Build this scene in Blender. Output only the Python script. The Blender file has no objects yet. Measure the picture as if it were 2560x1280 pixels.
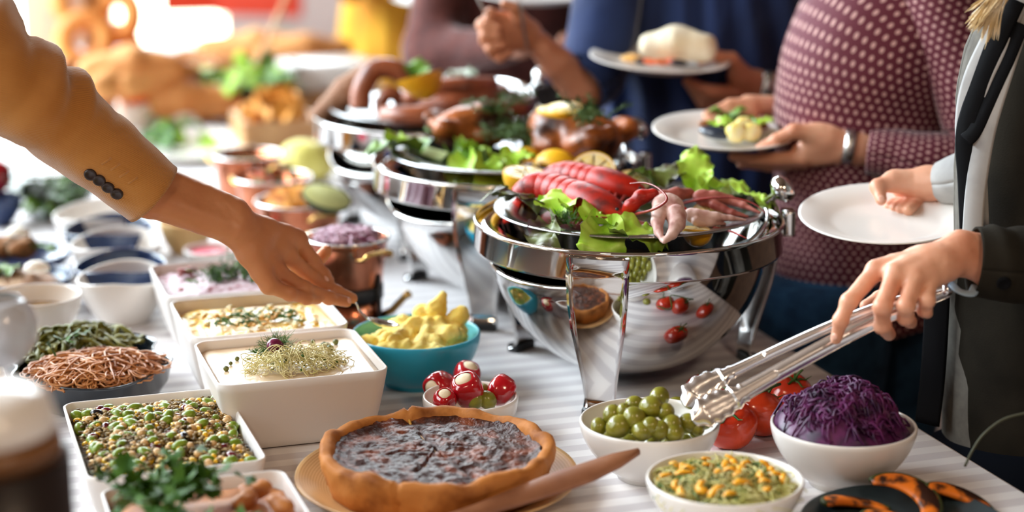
import bpy, math, random
import numpy as np
from mathutils import Vector, Matrix, Euler
random.seed(7)
RNG = np.random.default_rng(11)
SC = bpy.context.scene
COL = SC.collection
PI = math.pi
# ------------------------------------------------------------------ camera
CAMZ, FPX, PITCH = 1.6, 4700.0, math.radians(14)
SP, CP = math.sin(PITCH), math.cos(PITCH)
cam_d = bpy.data.cameras.new('camera'); cam = bpy.data.objects.new('camera', cam_d); COL.objects.link(cam)
cam.location = (0, 0, CAMZ); cam.rotation_euler = (PI/2 - PITCH, 0, 0)
cam_d.sensor_width = 36.0; cam_d.lens = FPX/2560*36.0
cam_d.clip_start = 0.05; cam_d.clip_end = 100
cam_d.dof.use_dof = True; cam_d.dof.focus_distance = 2.48; cam_d.dof.aperture_fstop = 1.7; cam_d.dof.aperture_blades = 0
SC.camera = cam
# ------------------------------------------------------------------ view, world and window light
SC.view_settings.view_transform = 'Standard'; SC.view_settings.look = 'None'
SC.view_settings.exposure = 0.0; SC.view_settings.gamma = 1.0; SC.view_settings.use_curve_mapping = False
SC.cycles.use_denoising = True
SC.cycles.max_bounces = 7; SC.cycles.diffuse_bounces = 4; SC.cycles.glossy_bounces = 4; SC.cycles.transmission_bounces = 6
SC.cycles.sample_clamp_indirect = 6.0; SC.cycles.caustics_reflective = False; SC.cycles.caustics_refractive = False
w = bpy.data.worlds.new('daylight'); SC.world = w; w.use_nodes = True
bg = w.node_tree.nodes['Background']; bg.inputs[0].default_value = (1.0, 0.93, 0.84, 1); bg.inputs[1].default_value = 2.2
def area(name, loc, aim, sx, sy, power, col):
    l = bpy.data.lights.new(name, 'AREA'); l.shape = 'RECTANGLE'; l.size = sx; l.size_y = sy; l.energy = power; l.color = col
    o = bpy.data.objects.new(name, l); COL.objects.link(o); o.location = loc
    o.rotation_euler = (Vector(aim)-Vector(loc)).to_track_quat('-Z', 'Y').to_euler(); return o
area('window_light_street', (-2.6, 9.75, .85), (-2.6, 0, .85), 2.3, 1.5, 150, (1.0, 0.84, 0.64))
area('window_light_sky', (-1.6, 9.75, 3.2), (-1.6, 4.0, 0.9), 4.4, 3.0, 880, (0.80, 0.91, 1.0))
area('window_light_left', (-4.35, 4.2, 2.6), (0, 3.2, 0.8), 4.6, 3.9, 1650, (0.80, 0.91, 1.0))
area('window_light_near', (-4.35, 0.6, 2.6), (0, 1.8, 0.8), 2.0, 3.9, 300, (0.88, 0.95, 1.0))
# ------------------------------------------------------------------ pixel -> place
def at(px, py, z=0.75):
    v = (py-640)/FPX; u = (px-1280)/FPX; zc = (CAMZ-z)/(SP+v*CP)
    return Vector((u*zc, zc*CP-v*zc*SP, z))
def dp(px, py, Y):
    v = (py-640)/FPX; u = (px-1280)/FPX; zc = Y/(CP-v*SP)
    return Vector((u*zc, Y, CAMZ-zc*(SP+v*CP)))
def ppm(p):
    return FPX/(p[1]*CP+(CAMZ-p[2])*SP)
T = 0.75
TROT = math.radians(18.3)
UX = Vector((math.cos(TROT), math.sin(TROT), 0)); UY = Vector((-math.sin(TROT), math.cos(TROT), 0))
# ------------------------------------------------------------------ materials
MATS = {}
def M(name, col, rough=0.5, metal=0.0, noise=None, bump=None, sss=0, coat=0, trans=0, ior=1.45, sheen=0, coord='Object', spec=None, emit=0):
    """noise=(scale, colour2, lo, hi) mixes a second colour; bump=(scale, strength[, distance])"""
    if name in MATS: return MATS[name]
    m = bpy.data.materials.new(name); m.use_nodes = True; nt = m.node_tree; N = nt.nodes; L = nt.links
    b = N['Principled BSDF']; c4 = tuple(col)+(1,)
    b.inputs['Base Color'].default_value = c4; b.inputs['Roughness'].default_value = rough; b.inputs['Metallic'].default_value = metal
    b.inputs['IOR'].default_value = ior
    if sss:
        b.inputs['Subsurface Weight'].default_value = sss; b.inputs['Subsurface Radius'].default_value = (0.012, 0.005, 0.003); b.inputs['Subsurface Scale'].default_value = 1.0
    if coat: b.inputs['Coat Weight'].default_value = coat; b.inputs['Coat Roughness'].default_value = 0.08
    if trans: b.inputs['Transmission Weight'].default_value = trans
    if sheen: b.inputs['Sheen Weight'].default_value = sheen; b.inputs['Sheen Roughness'].default_value = 0.4
    if spec is not None: b.inputs['Specular IOR Level'].default_value = spec
    if emit: b.inputs['Emission Color'].default_value = c4; b.inputs['Emission Strength'].default_value = emit
    if noise or bump:
        tc = N.new('ShaderNodeTexCoord')
    if noise:
        n = N.new('ShaderNodeTexNoise'); n.inputs['Scale'].default_value = noise[0]; n.inputs['Detail'].default_value = 4; L.new(tc.outputs[coord], n.inputs['Vector'])
        r = N.new('ShaderNodeValToRGB'); r.color_ramp.elements[0].position = noise[2]; r.color_ramp.elements[1].position = noise[3]
        r.color_ramp.elements[0].color = c4; r.color_ramp.elements[1].color = tuple(noise[1])+(1,)
        L.new(n.outputs['Fac'], r.inputs['Fac']); L.new(r.outputs['Color'], b.inputs['Base Color'])
    if bump:
        n2 = N.new('ShaderNodeTexNoise'); n2.inputs['Scale'].default_value = bump[0]; n2.inputs['Detail'].default_value = 3; L.new(tc.outputs[coord], n2.inputs['Vector'])
        bp = N.new('ShaderNodeBump'); bp.inputs['Strength'].default_value = bump[1]; bp.inputs['Distance'].default_value = bump[2] if len(bump) > 2 else 0.002
        L.new(n2.outputs['Fac'], bp.inputs['Height']); L.new(bp.outputs['Normal'], b.inputs['Normal'])
    MATS[name] = m; return m
def nodes_of(m): return m.node_tree.nodes, m.node_tree.links, m.node_tree.nodes['Principled BSDF']
def srgb(r, g, b):
    f = lambda v: (v/255/12.92) if v/255 <= 0.04045 else ((v/255+0.055)/1.055)**2.4
    return (f(r), f(g), f(b))
# ------------------------------------------------------------------ objects
def tag(o, label=None, cat=None, group=None, kind=None):
    if label: o['label'] = label
    if cat: o['category'] = cat
    if group: o['group'] = group
    if kind: o['kind'] = kind
    return o
def empty(name, loc=(0, 0, 0), rz=0.0, label=None, cat=None, group=None):
    o = bpy.data.objects.new(name, None); COL.objects.link(o); o.location = loc; o.rotation_euler = (0, 0, rz); o.empty_display_size = 0.02
    return tag(o, label, cat, group)
def mesh(name, V, F, mat=None, smooth=True, uv=None):
    me = bpy.data.meshes.new(name)
    me.from_pydata([tuple(map(float, v)) for v in V], [], [tuple(int(i) for i in f) for f in F])
    if smooth: me.polygons.foreach_set('use_smooth', [True]*len(me.polygons))
    if uv is not None:
        l = me.uv_layers.new(name='uv'); idx = np.zeros(len(me.loops), dtype=np.int32); me.loops.foreach_get('vertex_index', idx)
        l.data.foreach_set('uv', np.asarray(uv, dtype=np.float32)[idx].ravel())
    if mat is not None: me.materials.append(mat)
    me.update(); return me
def ob(name, me, parent=None, loc=(0, 0, 0), rot=(0, 0, 0), scale=(1, 1, 1), **kw):
    o = bpy.data.objects.new(name, me); COL.objects.link(o); o.parent = parent
    o.location = loc; o.rotation_euler = rot if not isinstance(rot, Matrix) else rot.to_euler(); o.scale = scale
    return tag(o, **kw)
def copy_tree(o, parent=None):
    c = o.copy(); COL.objects.link(c); c.parent = parent
    for ch in o.children: copy_tree(ch, c)
    return c
class MB:
    """collects shapes into one mesh"""
    def __init__(s): s.V = []; s.F = []
    def add(s, VF, M4=None):
        V, F = VF[0], VF[1]; n = len(s.V)
        if M4 is not None: V = [M4 @ Vector(v) for v in V]
        s.V += [tuple(v) for v in V]; s.F += [tuple(i+n for i in f) for f in F]; return s
    def me(s, name, mat, smooth=True): return mesh(name, s.V, s.F, mat, smooth)
def lathe(prof, seg=48, fn=None, close=False):
    """prof: [(r, z)...]; fn(r, z, a) -> (r, z) wobble"""
    V = []; F = []; n = len(prof)
    for i in range(seg):
        a = 2*PI*i/seg
        for r, z in prof:
            if fn: r, z = fn(r, z, a)
            V.append((r*math.cos(a), r*math.sin(a), z))
    for i in range(seg):
        j = (i+1) % seg
        for k in range(n-1): F.append((i*n+k, j*n+k, j*n+k+1, i*n+k+1))
        if close: F.append((i*n+n-1, j*n+n-1, j*n, i*n))
    return V, F
def tube(pts, rad, seg=8, cap=True, flat=1.0):
    """round tube along points; rad number or list; flat squeezes one axis"""
    P = [Vector(p) for p in pts]; n = len(P); R = rad if hasattr(rad, '__len__') else [rad]*n
    V = []; F = []; up = Vector((0, 0, 1))
    t0 = (P[1]-P[0]).normalized(); x = t0.cross(up)
    if x.length < 1e-3: x = t0.cross(Vector((1, 0, 0)))
    x.normalize()
    for i in range(n):
        t = (P[min(i+1, n-1)]-P[max(i-1, 0)]).normalized()
        x = (x-t*x.dot(t)); x.normalize(); y = t.cross(x)
        for k in range(seg):
            a = 2*PI*k/seg; V.append(P[i]+x*math.cos(a)*R[i]+y*math.sin(a)*R[i]*flat)
    for i in range(n-1):
        for k in range(seg):
            q = (k+1) % seg; F.append((i*seg+k, i*seg+q, (i+1)*seg+q, (i+1)*seg+k))
    if cap: F.append(tuple(range(seg-1, -1, -1))); F.append(tuple((n-1)*seg+k for k in range(seg)))
    return V, F
def smooth_path(pts, n=6):
    P = [Vector(p) for p in pts]; out = []
    Q = [P[0]*2-P[1]]+P+[P[-1]*2-P[-2]]
    for i in range(1, len(Q)-2):
        a, b, c, d = Q[i-1], Q[i], Q[i+1], Q[i+2]
        for k in range(n):
            t = k/n
            out.append(0.5*((2*b)+(c-a)*t+(2*a-5*b+4*c-d)*t*t+(3*b-a-3*c+d)*t**3))
    out.append(P[-1]); return out
def interp(vals, n):
    x = np.linspace(0, len(vals)-1, n); return list(np.interp(x, range(len(vals)), vals))
def box(x, y, z, c=(0, 0, 0)):
    V = [(c[0]+sx*x/2, c[1]+sy*y/2, c[2]+sz*z/2) for sx in (-1, 1) for sy in (-1, 1) for sz in (-1, 1)]
    return V, [(0, 1, 3, 2), (4, 6, 7, 5), (0, 4, 5, 1), (2, 3, 7, 6), (0, 2, 6, 4), (1, 5, 7, 3)]
def rrect(hx, hy, r, n=5):
    """rounded rectangle loop (ccw)"""
    P = []
    for (sx, sy, a0) in ((1, 1, 0), (-1, 1, PI/2), (-1, -1, PI), (1, -1, 1.5*PI)):
        for k in range(n+1):
            a = a0+PI/2*k/n; P.append((sx*(hx-r)+r*math.cos(a), sy*(hy-r)+r*math.sin(a)))
    return P
def stack(loops, cap0=True, cap1=False):
    """loops of equal length [(x,y,z)...] skinned in order"""
    n = len(loops[0]); V = [p for l in loops for p in l]; F = []
    for i in range(len(loops)-1):
        for k in range(n):
            q = (k+1) % n; F.append((i*n+k, i*n+q, (i+1)*n+q, (i+1)*n+k))
    if cap0: F.append(tuple(range(n-1, -1, -1)))
    if cap1: F.append(tuple((len(loops)-1)*n+k for k in range(n)))
    return V, F
def ico(r=1.0, sub=2, sc=(1, 1, 1)):
    import bmesh
    bm = bmesh.new(); bmesh.ops.create_icosphere(bm, subdivisions=sub, radius=r)
    V = [(v.co.x*sc[0], v.co.y*sc[1], v.co.z*sc[2]) for v in bm.verts]; F = [tuple(v.index for v in f.verts) for f in bm.faces]; bm.free()
    return V, F
def _hash(i, j, k, s):
    n = (i*374761393+j*668265263+k*2147483647+s*974711) & 0x7fffffff
    n = ((n ^ (n >> 13))*1274126177) & 0x7fffffff
    return ((n ^ (n >> 16)) & 0xffff)/65535.0
def nz(P, scale=1.0, seed=0, oct=2):
    """value noise in -1..1 for an (n,3) array"""
    P = np.asarray(P, float)*scale; tot = 0; amp = 1; nrm = 0
    for o in range(oct):
        I = np.floor(P).astype(np.int64); f = P-I; f = f*f*(3-2*f); r = 0
        for dx in (0, 1):
            for dy in (0, 1):
                for dz in (0, 1):
                    wgt = (f[:, 0] if dx else 1-f[:, 0])*(f[:, 1] if dy else 1-f[:, 1])*(f[:, 2] if dz else 1-f[:, 2])
                    r = r+wgt*_hash(I[:, 0]+dx, I[:, 1]+dy, I[:, 2]+dz, seed+o*17)
        tot = tot+amp*(r*2-1); nrm += amp; amp *= 0.5; P = P*2.03
    return tot/nrm
# ------------------------------------------------------------------ signed-distance modelling (continuous bodies)
def sdf(prims, res=0.003, k=0.01, disp=None):
    """prims: ('c', a, b, ra, rb[, k]) tapered capsule | ('e', centre, radii[, R][, k]) ellipsoid | ('s', ...) subtract first kind. -> V, F"""
    lo = np.full(3, 1e9); hi = -lo
    for p in prims:
        if p[0] in ('c', 'x'):
            for q, r in ((p[1], p[3]), (p[2], p[4])):
                q = np.array(q); lo = np.minimum(lo, q-r); hi = np.maximum(hi, q+r)
        else:
            q = np.array(p[1]); r = max(p[2]); lo = np.minimum(lo, q-r); hi = np.maximum(hi, q+r)
    lo -= res*3; hi += res*3; n = np.ceil((hi-lo)/res).astype(int)+1
    ax = [lo[i]+res*np.arange(n[i]) for i in range(3)]
    D = np.full(n, 1.0)
    for p in prims:
        kk = k
        if p[0] in ('c', 'x'):
            a = np.array(p[1], float); b = np.array(p[2], float); R = max(p[3], p[4])
            l2 = np.minimum(a, b)-R; h2 = np.maximum(a, b)+R
            if len(p) > 5: kk = p[5]
        else:
            a = np.array(p[1], float); R = max(p[2]); l2 = a-R; h2 = a+R
            if len(p) > 4: kk = p[4]
        mg = kk+4*res
        i0 = np.maximum(((l2-mg-lo)/res).astype(int), 0); i1 = np.minimum(((h2+mg-lo)/res).astype(int)+2, n)
        X, Y, Z = np.meshgrid(ax[0][i0[0]:i1[0]], ax[1][i0[1]:i1[1]], ax[2][i0[2]:i1[2]], indexing='ij')
        if p[0] in ('c', 'x'):
            ba = b-a; L2 = max(ba.dot(ba), 1e-12)
            t = np.clip(((X-a[0])*ba[0]+(Y-a[1])*ba[1]+(Z-a[2])*ba[2])/L2, 0, 1)
            d = np.sqrt((X-a[0]-t*ba[0])**2+(Y-a[1]-t*ba[1])**2+(Z-a[2]-t*ba[2])**2)-(p[3]+(p[4]-p[3])*t)
        else:
            X = X-a[0]; Y = Y-a[1]; Z = Z-a[2]
            if len(p) > 3 and p[3] is not None:
                Rm = np.array(p[3].to_3x3() if isinstance(p[3], Matrix) else p[3])
                X, Y, Z = (Rm[0, 0]*X+Rm[1, 0]*Y+Rm[2, 0]*Z, Rm[0, 1]*X+Rm[1, 1]*Y+Rm[2, 1]*Z, Rm[0, 2]*X+Rm[1, 2]*Y+Rm[2, 2]*Z)
            rx, ry, rz = p[2]
            k0 = np.sqrt((X/rx)**2+(Y/ry)**2+(Z/rz)**2); k1 = np.sqrt((X/rx**2)**2+(Y/ry**2)**2+(Z/rz**2)**2)+1e-9
            d = k0*(k0-1)/k1
        s = tuple(slice(i0[i], i1[i]) for i in range(3)); A = D[s]
        if p[0] in ('x', 'y'):
            d = -d; h = np.maximum(kk-np.abs(A-d), 0)/kk; D[s] = np.maximum(A, d)+h*h*kk/4
        else:
            h = np.maximum(kk-np.abs(A-d), 0)/kk; D[s] = np.minimum(A, d)-h*h*kk/4
    S = D < 0
    c = np.zeros(np.array(n)-1, np.int8)
    sl = lambda o, m: tuple(slice(o[i], n[i]-1+o[i]) for i in range(3))
    for o in np.ndindex(2, 2, 2): c += S[sl(o, n)]
    cells = np.argwhere((c > 0) & (c < 8))
    idm = np.full(c.shape, -1, np.int64); idm[tuple(cells.T)] = np.arange(len(cells))
    acc = np.zeros((len(cells), 3)); cnt = np.zeros(len(cells))
    corners = list(np.ndindex(2, 2, 2))
    for o in corners:
        for axis in range(3):
            if o[axis]: continue
            o2 = list(o); o2[axis] = 1
            d0 = D[tuple((cells+o).T)]; d1 = D[tuple((cells+o2).T)]; m = (d0 < 0) != (d1 < 0)
            t = d0[m]/(d0[m]-d1[m]); pt = np.tile(np.array(o, float), (m.sum(), 1)); pt[:, axis] += t
            acc[m] += pt; cnt[m] += 1
    V = lo+(cells+acc/cnt[:, None])*res
    F = []
    for axis in range(3):
        u, v = (axis+1) % 3, (axis+2) % 3
        a = S; sh = [slice(None)]*3; sh2 = [slice(None)]*3; sh[axis] = slice(0, -1); sh2[axis] = slice(1, None)
        E = np.argwhere(a[tuple(sh)] != a[tuple(sh2)])
        E = E[(E[:, u] > 0) & (E[:, v] > 0) & (E[:, u] < n[u]-1) & (E[:, v] < n[v]-1)]
        e0 = a[tuple(E.T)]
        q = []
        for du, dv in ((-1, -1), (0, -1), (0, 0), (-1, 0)):
            C = E.copy(); C[:, u] += du; C[:, v] += dv; q.append(idm[tuple(C.T)])
        Q = np.stack(q, 1); Q[~e0] = Q[~e0][:, ::-1]; F.append(Q)
    F = np.concatenate(F)
    if disp is not None: V = disp(V, F)
    return V, F
def vnormals(V, F):
    V = np.asarray(V); F = np.asarray(F); nrm = np.cross(V[F[:, 2]]-V[F[:, 0]], V[F[:, 3]]-V[F[:, 1]]); N = np.zeros_like(V)
    for i in range(4): np.add.at(N, F[:, i], nrm)
    return N/(np.linalg.norm(N, axis=1)[:, None]+1e-12)
def bumpy(amp, scale, seed=0, oct=2):
    return lambda V, F: V+vnormals(V, F)*(amp*nz(V, scale, seed, oct))[:, None]
def chain(pts, rads, k=None):
    """capsule chain through points"""
    return [('c', tuple(pts[i]), tuple(pts[i+1]), rads[i], rads[i+1])+((k,) if k else ()) for i in range(len(pts)-1)]
# ------------------------------------------------------------------ common materials
WHITE = M('white_glaze', srgb(238, 232, 224), 0.22, coat=0.3)
MELA = M('white_melamine', srgb(236, 230, 224), 0.38)
STEEL = M('polished_steel', (0.66, 0.65, 0.64), 0.06, 1.0, bump=(60, 0.02, 0.001))
STEELB = M('brushed_steel', (0.40, 0.40, 0.40), 0.26, 1.0)
COPPER = M('copper', srgb(192, 122, 92), 0.22, 1.0, noise=(18, srgb(164, 94, 66), 0.4, 0.7))
BRASS = M('brass', srgb(200, 160, 96), 0.25, 1.0)
BLACKM = M('black_rubber', (0.012, 0.012, 0.013), 0.5)
NAVY = M('navy_glaze', srgb(20, 44, 84), 0.25, coat=0.3)
WOODL = M('pale_wood', srgb(205, 160, 108), 0.45, noise=(9, srgb(168, 116, 70), 0.35, 0.75))
WOODD = M('spatula_wood', srgb(150, 98, 66), 0.45, noise=(14, srgb(112, 66, 42), 0.35, 0.75))
GLASS = M('clear_glass', (0.92, 0.97, 0.95), 0.02, trans=1.0, ior=1.45)
LET1 = M('lettuce_light', srgb(150, 196, 44), 0.4, noise=(30, srgb(196, 226, 96), 0.35, 0.7), sss=0.15)
LET2 = M('lettuce_dark', srgb(74, 116, 34), 0.4, noise=(30, srgb(126, 160, 60), 0.4, 0.7), sss=0.1)
HERB = M('herb_green', srgb(58, 96, 34), 0.5, noise=(40, srgb(96, 134, 56), 0.4, 0.7))
PARS = M('parsley_green', srgb(44, 82, 18), 0.5, spec=.25, noise=(40, srgb(74, 112, 30), 0.4, 0.7))
LEMON = M('lemon_rind', srgb(246, 186, 34), 0.4, bump=(120, 0.15, 0.001), sss=0.1)
LFLESH = M('lemon_flesh', srgb(250, 214, 120), 0.3, noise=(60, srgb(255, 236, 190), 0.4, 0.65), sss=0.2)
# ------------------------------------------------------------------ the room
FLOOR = M('floor_boards', srgb(84, 62, 46), 0.45, noise=(4, srgb(58, 40, 30), 0.3, 0.7))
PLAST = M('warm_plaster', srgb(214, 192, 168), 0.9, noise=(2, srgb(200, 176, 150), 0.4, 0.6))
CEIL = M('ceiling_timber', srgb(126, 100, 78), .8, noise=(3, srgb(104, 80, 60), .4, .65))
FRAME = M('window_frame_paint', srgb(230, 220, 205), 0.5)
RX0, RX1, RY0, RY1, RH = -4.2, 2.9, -1.8, 9.5, 5.0
def struct(name, VF, mat, parent=None, label=None):
    o = ob(name, mesh(name, VF[0], VF[1], mat, False), parent); o['kind'] = 'structure'
    if label: o['label'] = label
    return o
struct('floor', box(RX1-RX0+.4, RY1-RY0+.4, .1, ((RX0+RX1)/2, (RY0+RY1)/2, -.05)), FLOOR, label='dark wooden floor of the dining room')
struct('ceiling', box(RX1-RX0+.4, RY1-RY0+.4, .1, ((RX0+RX1)/2, (RY0+RY1)/2, RH+.05)), CEIL, label='brown timber ceiling above the buffet')
struct('wall_right', box(.1, RY1-RY0, RH, (RX1+.05, (RY0+RY1)/2, RH/2)), M('wall_brown', srgb(96, 74, 62), .9), label='brown wall behind the guests')
struct('wall_front', box(RX1-RX0, .1, RH, ((RX0+RX1)/2, RY0-.05, RH/2)), M('brown_panelling', srgb(120, 96, 78), .8), label='plain plaster wall behind the camera')
def wall_open(name, axis, pos, a0, a1, opens, label):
    m = MB(); th = .12; zs = (.06, 4.75)
    def seg(u0, u1, z0, z1):
        if u1-u0 < 1e-4: return
        if axis == 'y': m.add(box(u1-u0, th, z1-z0, ((u0+u1)/2, pos, (z0+z1)/2)))
        else: m.add(box(th, u1-u0, z1-z0, (pos, (u0+u1)/2, (z0+z1)/2)))
    seg(a0, a1, 0, zs[0]); seg(a0, a1, zs[1], RH); u = a0
    for (o0, o1) in opens: seg(u, o0, *zs); u = o1
    seg(u, a1, *zs)
    o = struct(name, (m.V, m.F), PLAST, label=label)
m = MB(); yb = RY1+.06
for (x0, x1, z0, z1) in [(RX0, -3.8, 0, RH), (.6, RX1, 0, RH), (-3.8, .6, 0, .06), (-3.8, .6, 4.75, RH), (-1.45, .6, .06, 1.62)]: m.add(box(x1-x0, .12, z1-z0, ((x0+x1)/2, yb, (z0+z1)/2)))
struct('wall_back', (m.V, m.F), M('rose_plaster', srgb(246, 224, 214), .9), label='far plaster wall around the bright window')
wall_open('wall_left', 'x', RX0-.06, RY0, RY1, [(-.4, 1.6), (1.9, 6.5)], 'left wall with tall windows')
def window(n, axis, pos, u0, u1, nm, label):
    r = empty('window_%d' % n); r['kind'] = 'structure'; r['label'] = label
    m = MB(); z0, z1 = .06, 4.75
    def bar(ua, ub, za, zb, t=.06):
        c = ((ua+ub)/2, pos, (za+zb)/2) if axis == 'y' else (pos, (ua+ub)/2, (za+zb)/2)
        m.add(box(ub-ua, t, zb-za, c) if axis == 'y' else box(t, ub-ua, zb-za, c))
    for i in range(nm+1):
        uu = u0+(u1-u0)*i/nm; bar(max(uu-.035, u0), min(uu+.035, u1), z0, z1)
    for zz in (z0, 1.7, 3.2, z1-.07): bar(u0, u1, zz, zz+.07)
    o = ob('frame', m.me('frame', FRAME, False), r)
    for i in range(nm):
        ua = u0+(u1-u0)*i/nm+.035; ub = u0+(u1-u0)*(i+1)/nm-.035
        c = ((ua+ub)/2, pos, 2.4) if axis == 'y' else (pos, (ua+ub)/2, 2.4)
        ob('pane', mesh('pane', *(box(ub-ua, 0.006, 4.6, c) if axis == 'y' else box(.006, ub-ua, 4.6, c)), GLASS, False), r)
window(1, 'y', RY1+.02, -3.8, .6, 5, 'bright full-height window in the far wall')
window(2, 'x', RX0-.02, 1.9, 6.5, 4, 'tall window in the left wall beside the table')
window(3, 'x', RX0-.02, -.4, 1.6, 2, 'narrow window in the left wall near the camera')
# hanging fill lamps added out of view to warm the front faces
def fill_pendant(x, y, z, label, power):
    r = empty('fill_lamp', (x, y, RH), 0, label, 'lamp', 'added fill lamps over the near end')
    ob('cable', mesh('cable', *tube([(0, 0, 0), (0, 0, z-RH+.16)], .004, 6), BLACKM), r)
    ob('lamp_shade', mesh('lamp_shade', *lathe([(.02, .16), (.07, .14), (.15, .06), (.19, -.02), (.188, -.02), (.148, .055), (.068, .135)], 32), BRASS), r, (0, 0, z-RH))
    ob('bulb', mesh('bulb', *ico(.045, 2), M('bulb_glass', (1, .85, .65), .4, emit=6)), r, (0, 0, z-RH+.05))
    l = bpy.data.lights.new('fill_light', 'POINT'); l.energy = power; l.color = (1, .80, .60); l.shadow_soft_size = .16
    o = bpy.data.objects.new('fill_light', l); COL.objects.link(o); o.parent = r; o.location = (0, 0, z-RH-.06)
fill_pendant(.95, .6, 2.45, 'added brass fill lamp hanging unseen right of the camera', 40)
fill_pendant(-.75, .2, 2.5, 'added brass fill lamp hanging unseen left of the camera', 28)
# ------------------------------------------------------------------ the table
EDGE = at(1850, 800); TW = 1.6
TO = EDGE-UX*TW/2; TO.z = 0          # middle of the table across, at the edge point along
TY0, TY1 = -1.75, 3.75
def tl(x, y, z=0): return Vector((TO.x, TO.y, 0))+UX*x+UY*y+Vector((0, 0, z))
tb = empty('buffet_table', (TO.x, TO.y, 0), TROT, 'long wooden buffet table under the striped cloth', 'table')
ob('table_top', mesh('table_top', *box(TW-.01, TY1-TY0-.01, .035, (0, (TY0+TY1)/2, T-.004-.0195)), WOODL, False), tb)
for sx in (-1, 1):
    for yy in (TY0+.12, 1.0, TY1-.12):
        ob('leg', mesh('leg', *box(.07, .07, T-.04, (sx*(TW/2-.1), yy, (T-.04)/2)), WOODL, False), tb)
CL = bpy.data.materials.new('striped_damask'); CL.use_nodes = True
N, L, b = nodes_of(CL)
tc = N.new('ShaderNodeTexCoord'); sp = N.new('ShaderNodeSeparateXYZ'); L.new(tc.outputs['Object'], sp.inputs[0])
mu = N.new('ShaderNodeMath'); mu.operation = 'MULTIPLY'; mu.inputs[1].default_value = 2*PI/.044; L.new(sp.outputs['Y'], mu.inputs[0])
sn = N.new('ShaderNodeMath'); sn.operation = 'SINE'; L.new(mu.outputs[0], sn.inputs[0])
rp = N.new('ShaderNodeValToRGB'); rp.color_ramp.elements[0].position = .42; rp.color_ramp.elements[1].position = .58
mr = N.new('ShaderNodeMapRange'); mr.inputs[1].default_value = -1; mr.inputs[2].default_value = 1; L.new(sn.outputs[0], mr.inputs[0]); L.new(mr.outputs[0], rp.inputs[0])
rp.color_ramp.elements[0].color = srgb(214, 208, 208)+(1,); rp.color_ramp.elements[1].color = srgb(238, 234, 232)+(1,)
L.new(rp.outputs[0], b.inputs['Base Color'])
r2 = N.new('ShaderNodeMapRange'); r2.inputs[1].default_value = -1; r2.inputs[2].default_value = 1; r2.inputs[3].default_value = .55; r2.inputs[4].default_value = .38
L.new(sn.outputs[0], r2.inputs[0]); L.new(r2.outputs[0], b.inputs['Roughness'])
V = []; F = []; UVs = []
nx, ny = 40, 90
xs = [-.30, -.22, -.14, -.06, -.012]+list(np.linspace(0, 1, nx))+[1.012, 1.06, 1.14, 1.22, 1.30]
for j in range(ny+1):
    y = TY0+(TY1-TY0)*j/ny
    for s in xs:
        if 0 <= s <= 1: x = (s-.5)*TW; z = T
        else:
            o_ = -s if s < 0 else s-1; sg = -1 if s < 0 else 1
            x = sg*(TW/2+.006+min(o_, .05)*.2+.012*math.sin(y*9+sg)*min(o_*3, 1)); z = T-max(0, o_-.008)
        V.append((x, y, z))
n = len(xs)
for j in range(ny):
    for i in range(n-1): F.append((j*n+i, j*n+i+1, (j+1)*n+i+1, (j+1)*n+i))
cloth = ob('tablecloth', mesh('tablecloth', V, F, CL), None, (TO.x, TO.y, 0), (0, 0, TROT), label='white tablecloth with woven satin stripes covering the buffet table', cat='tablecloth')
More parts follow.
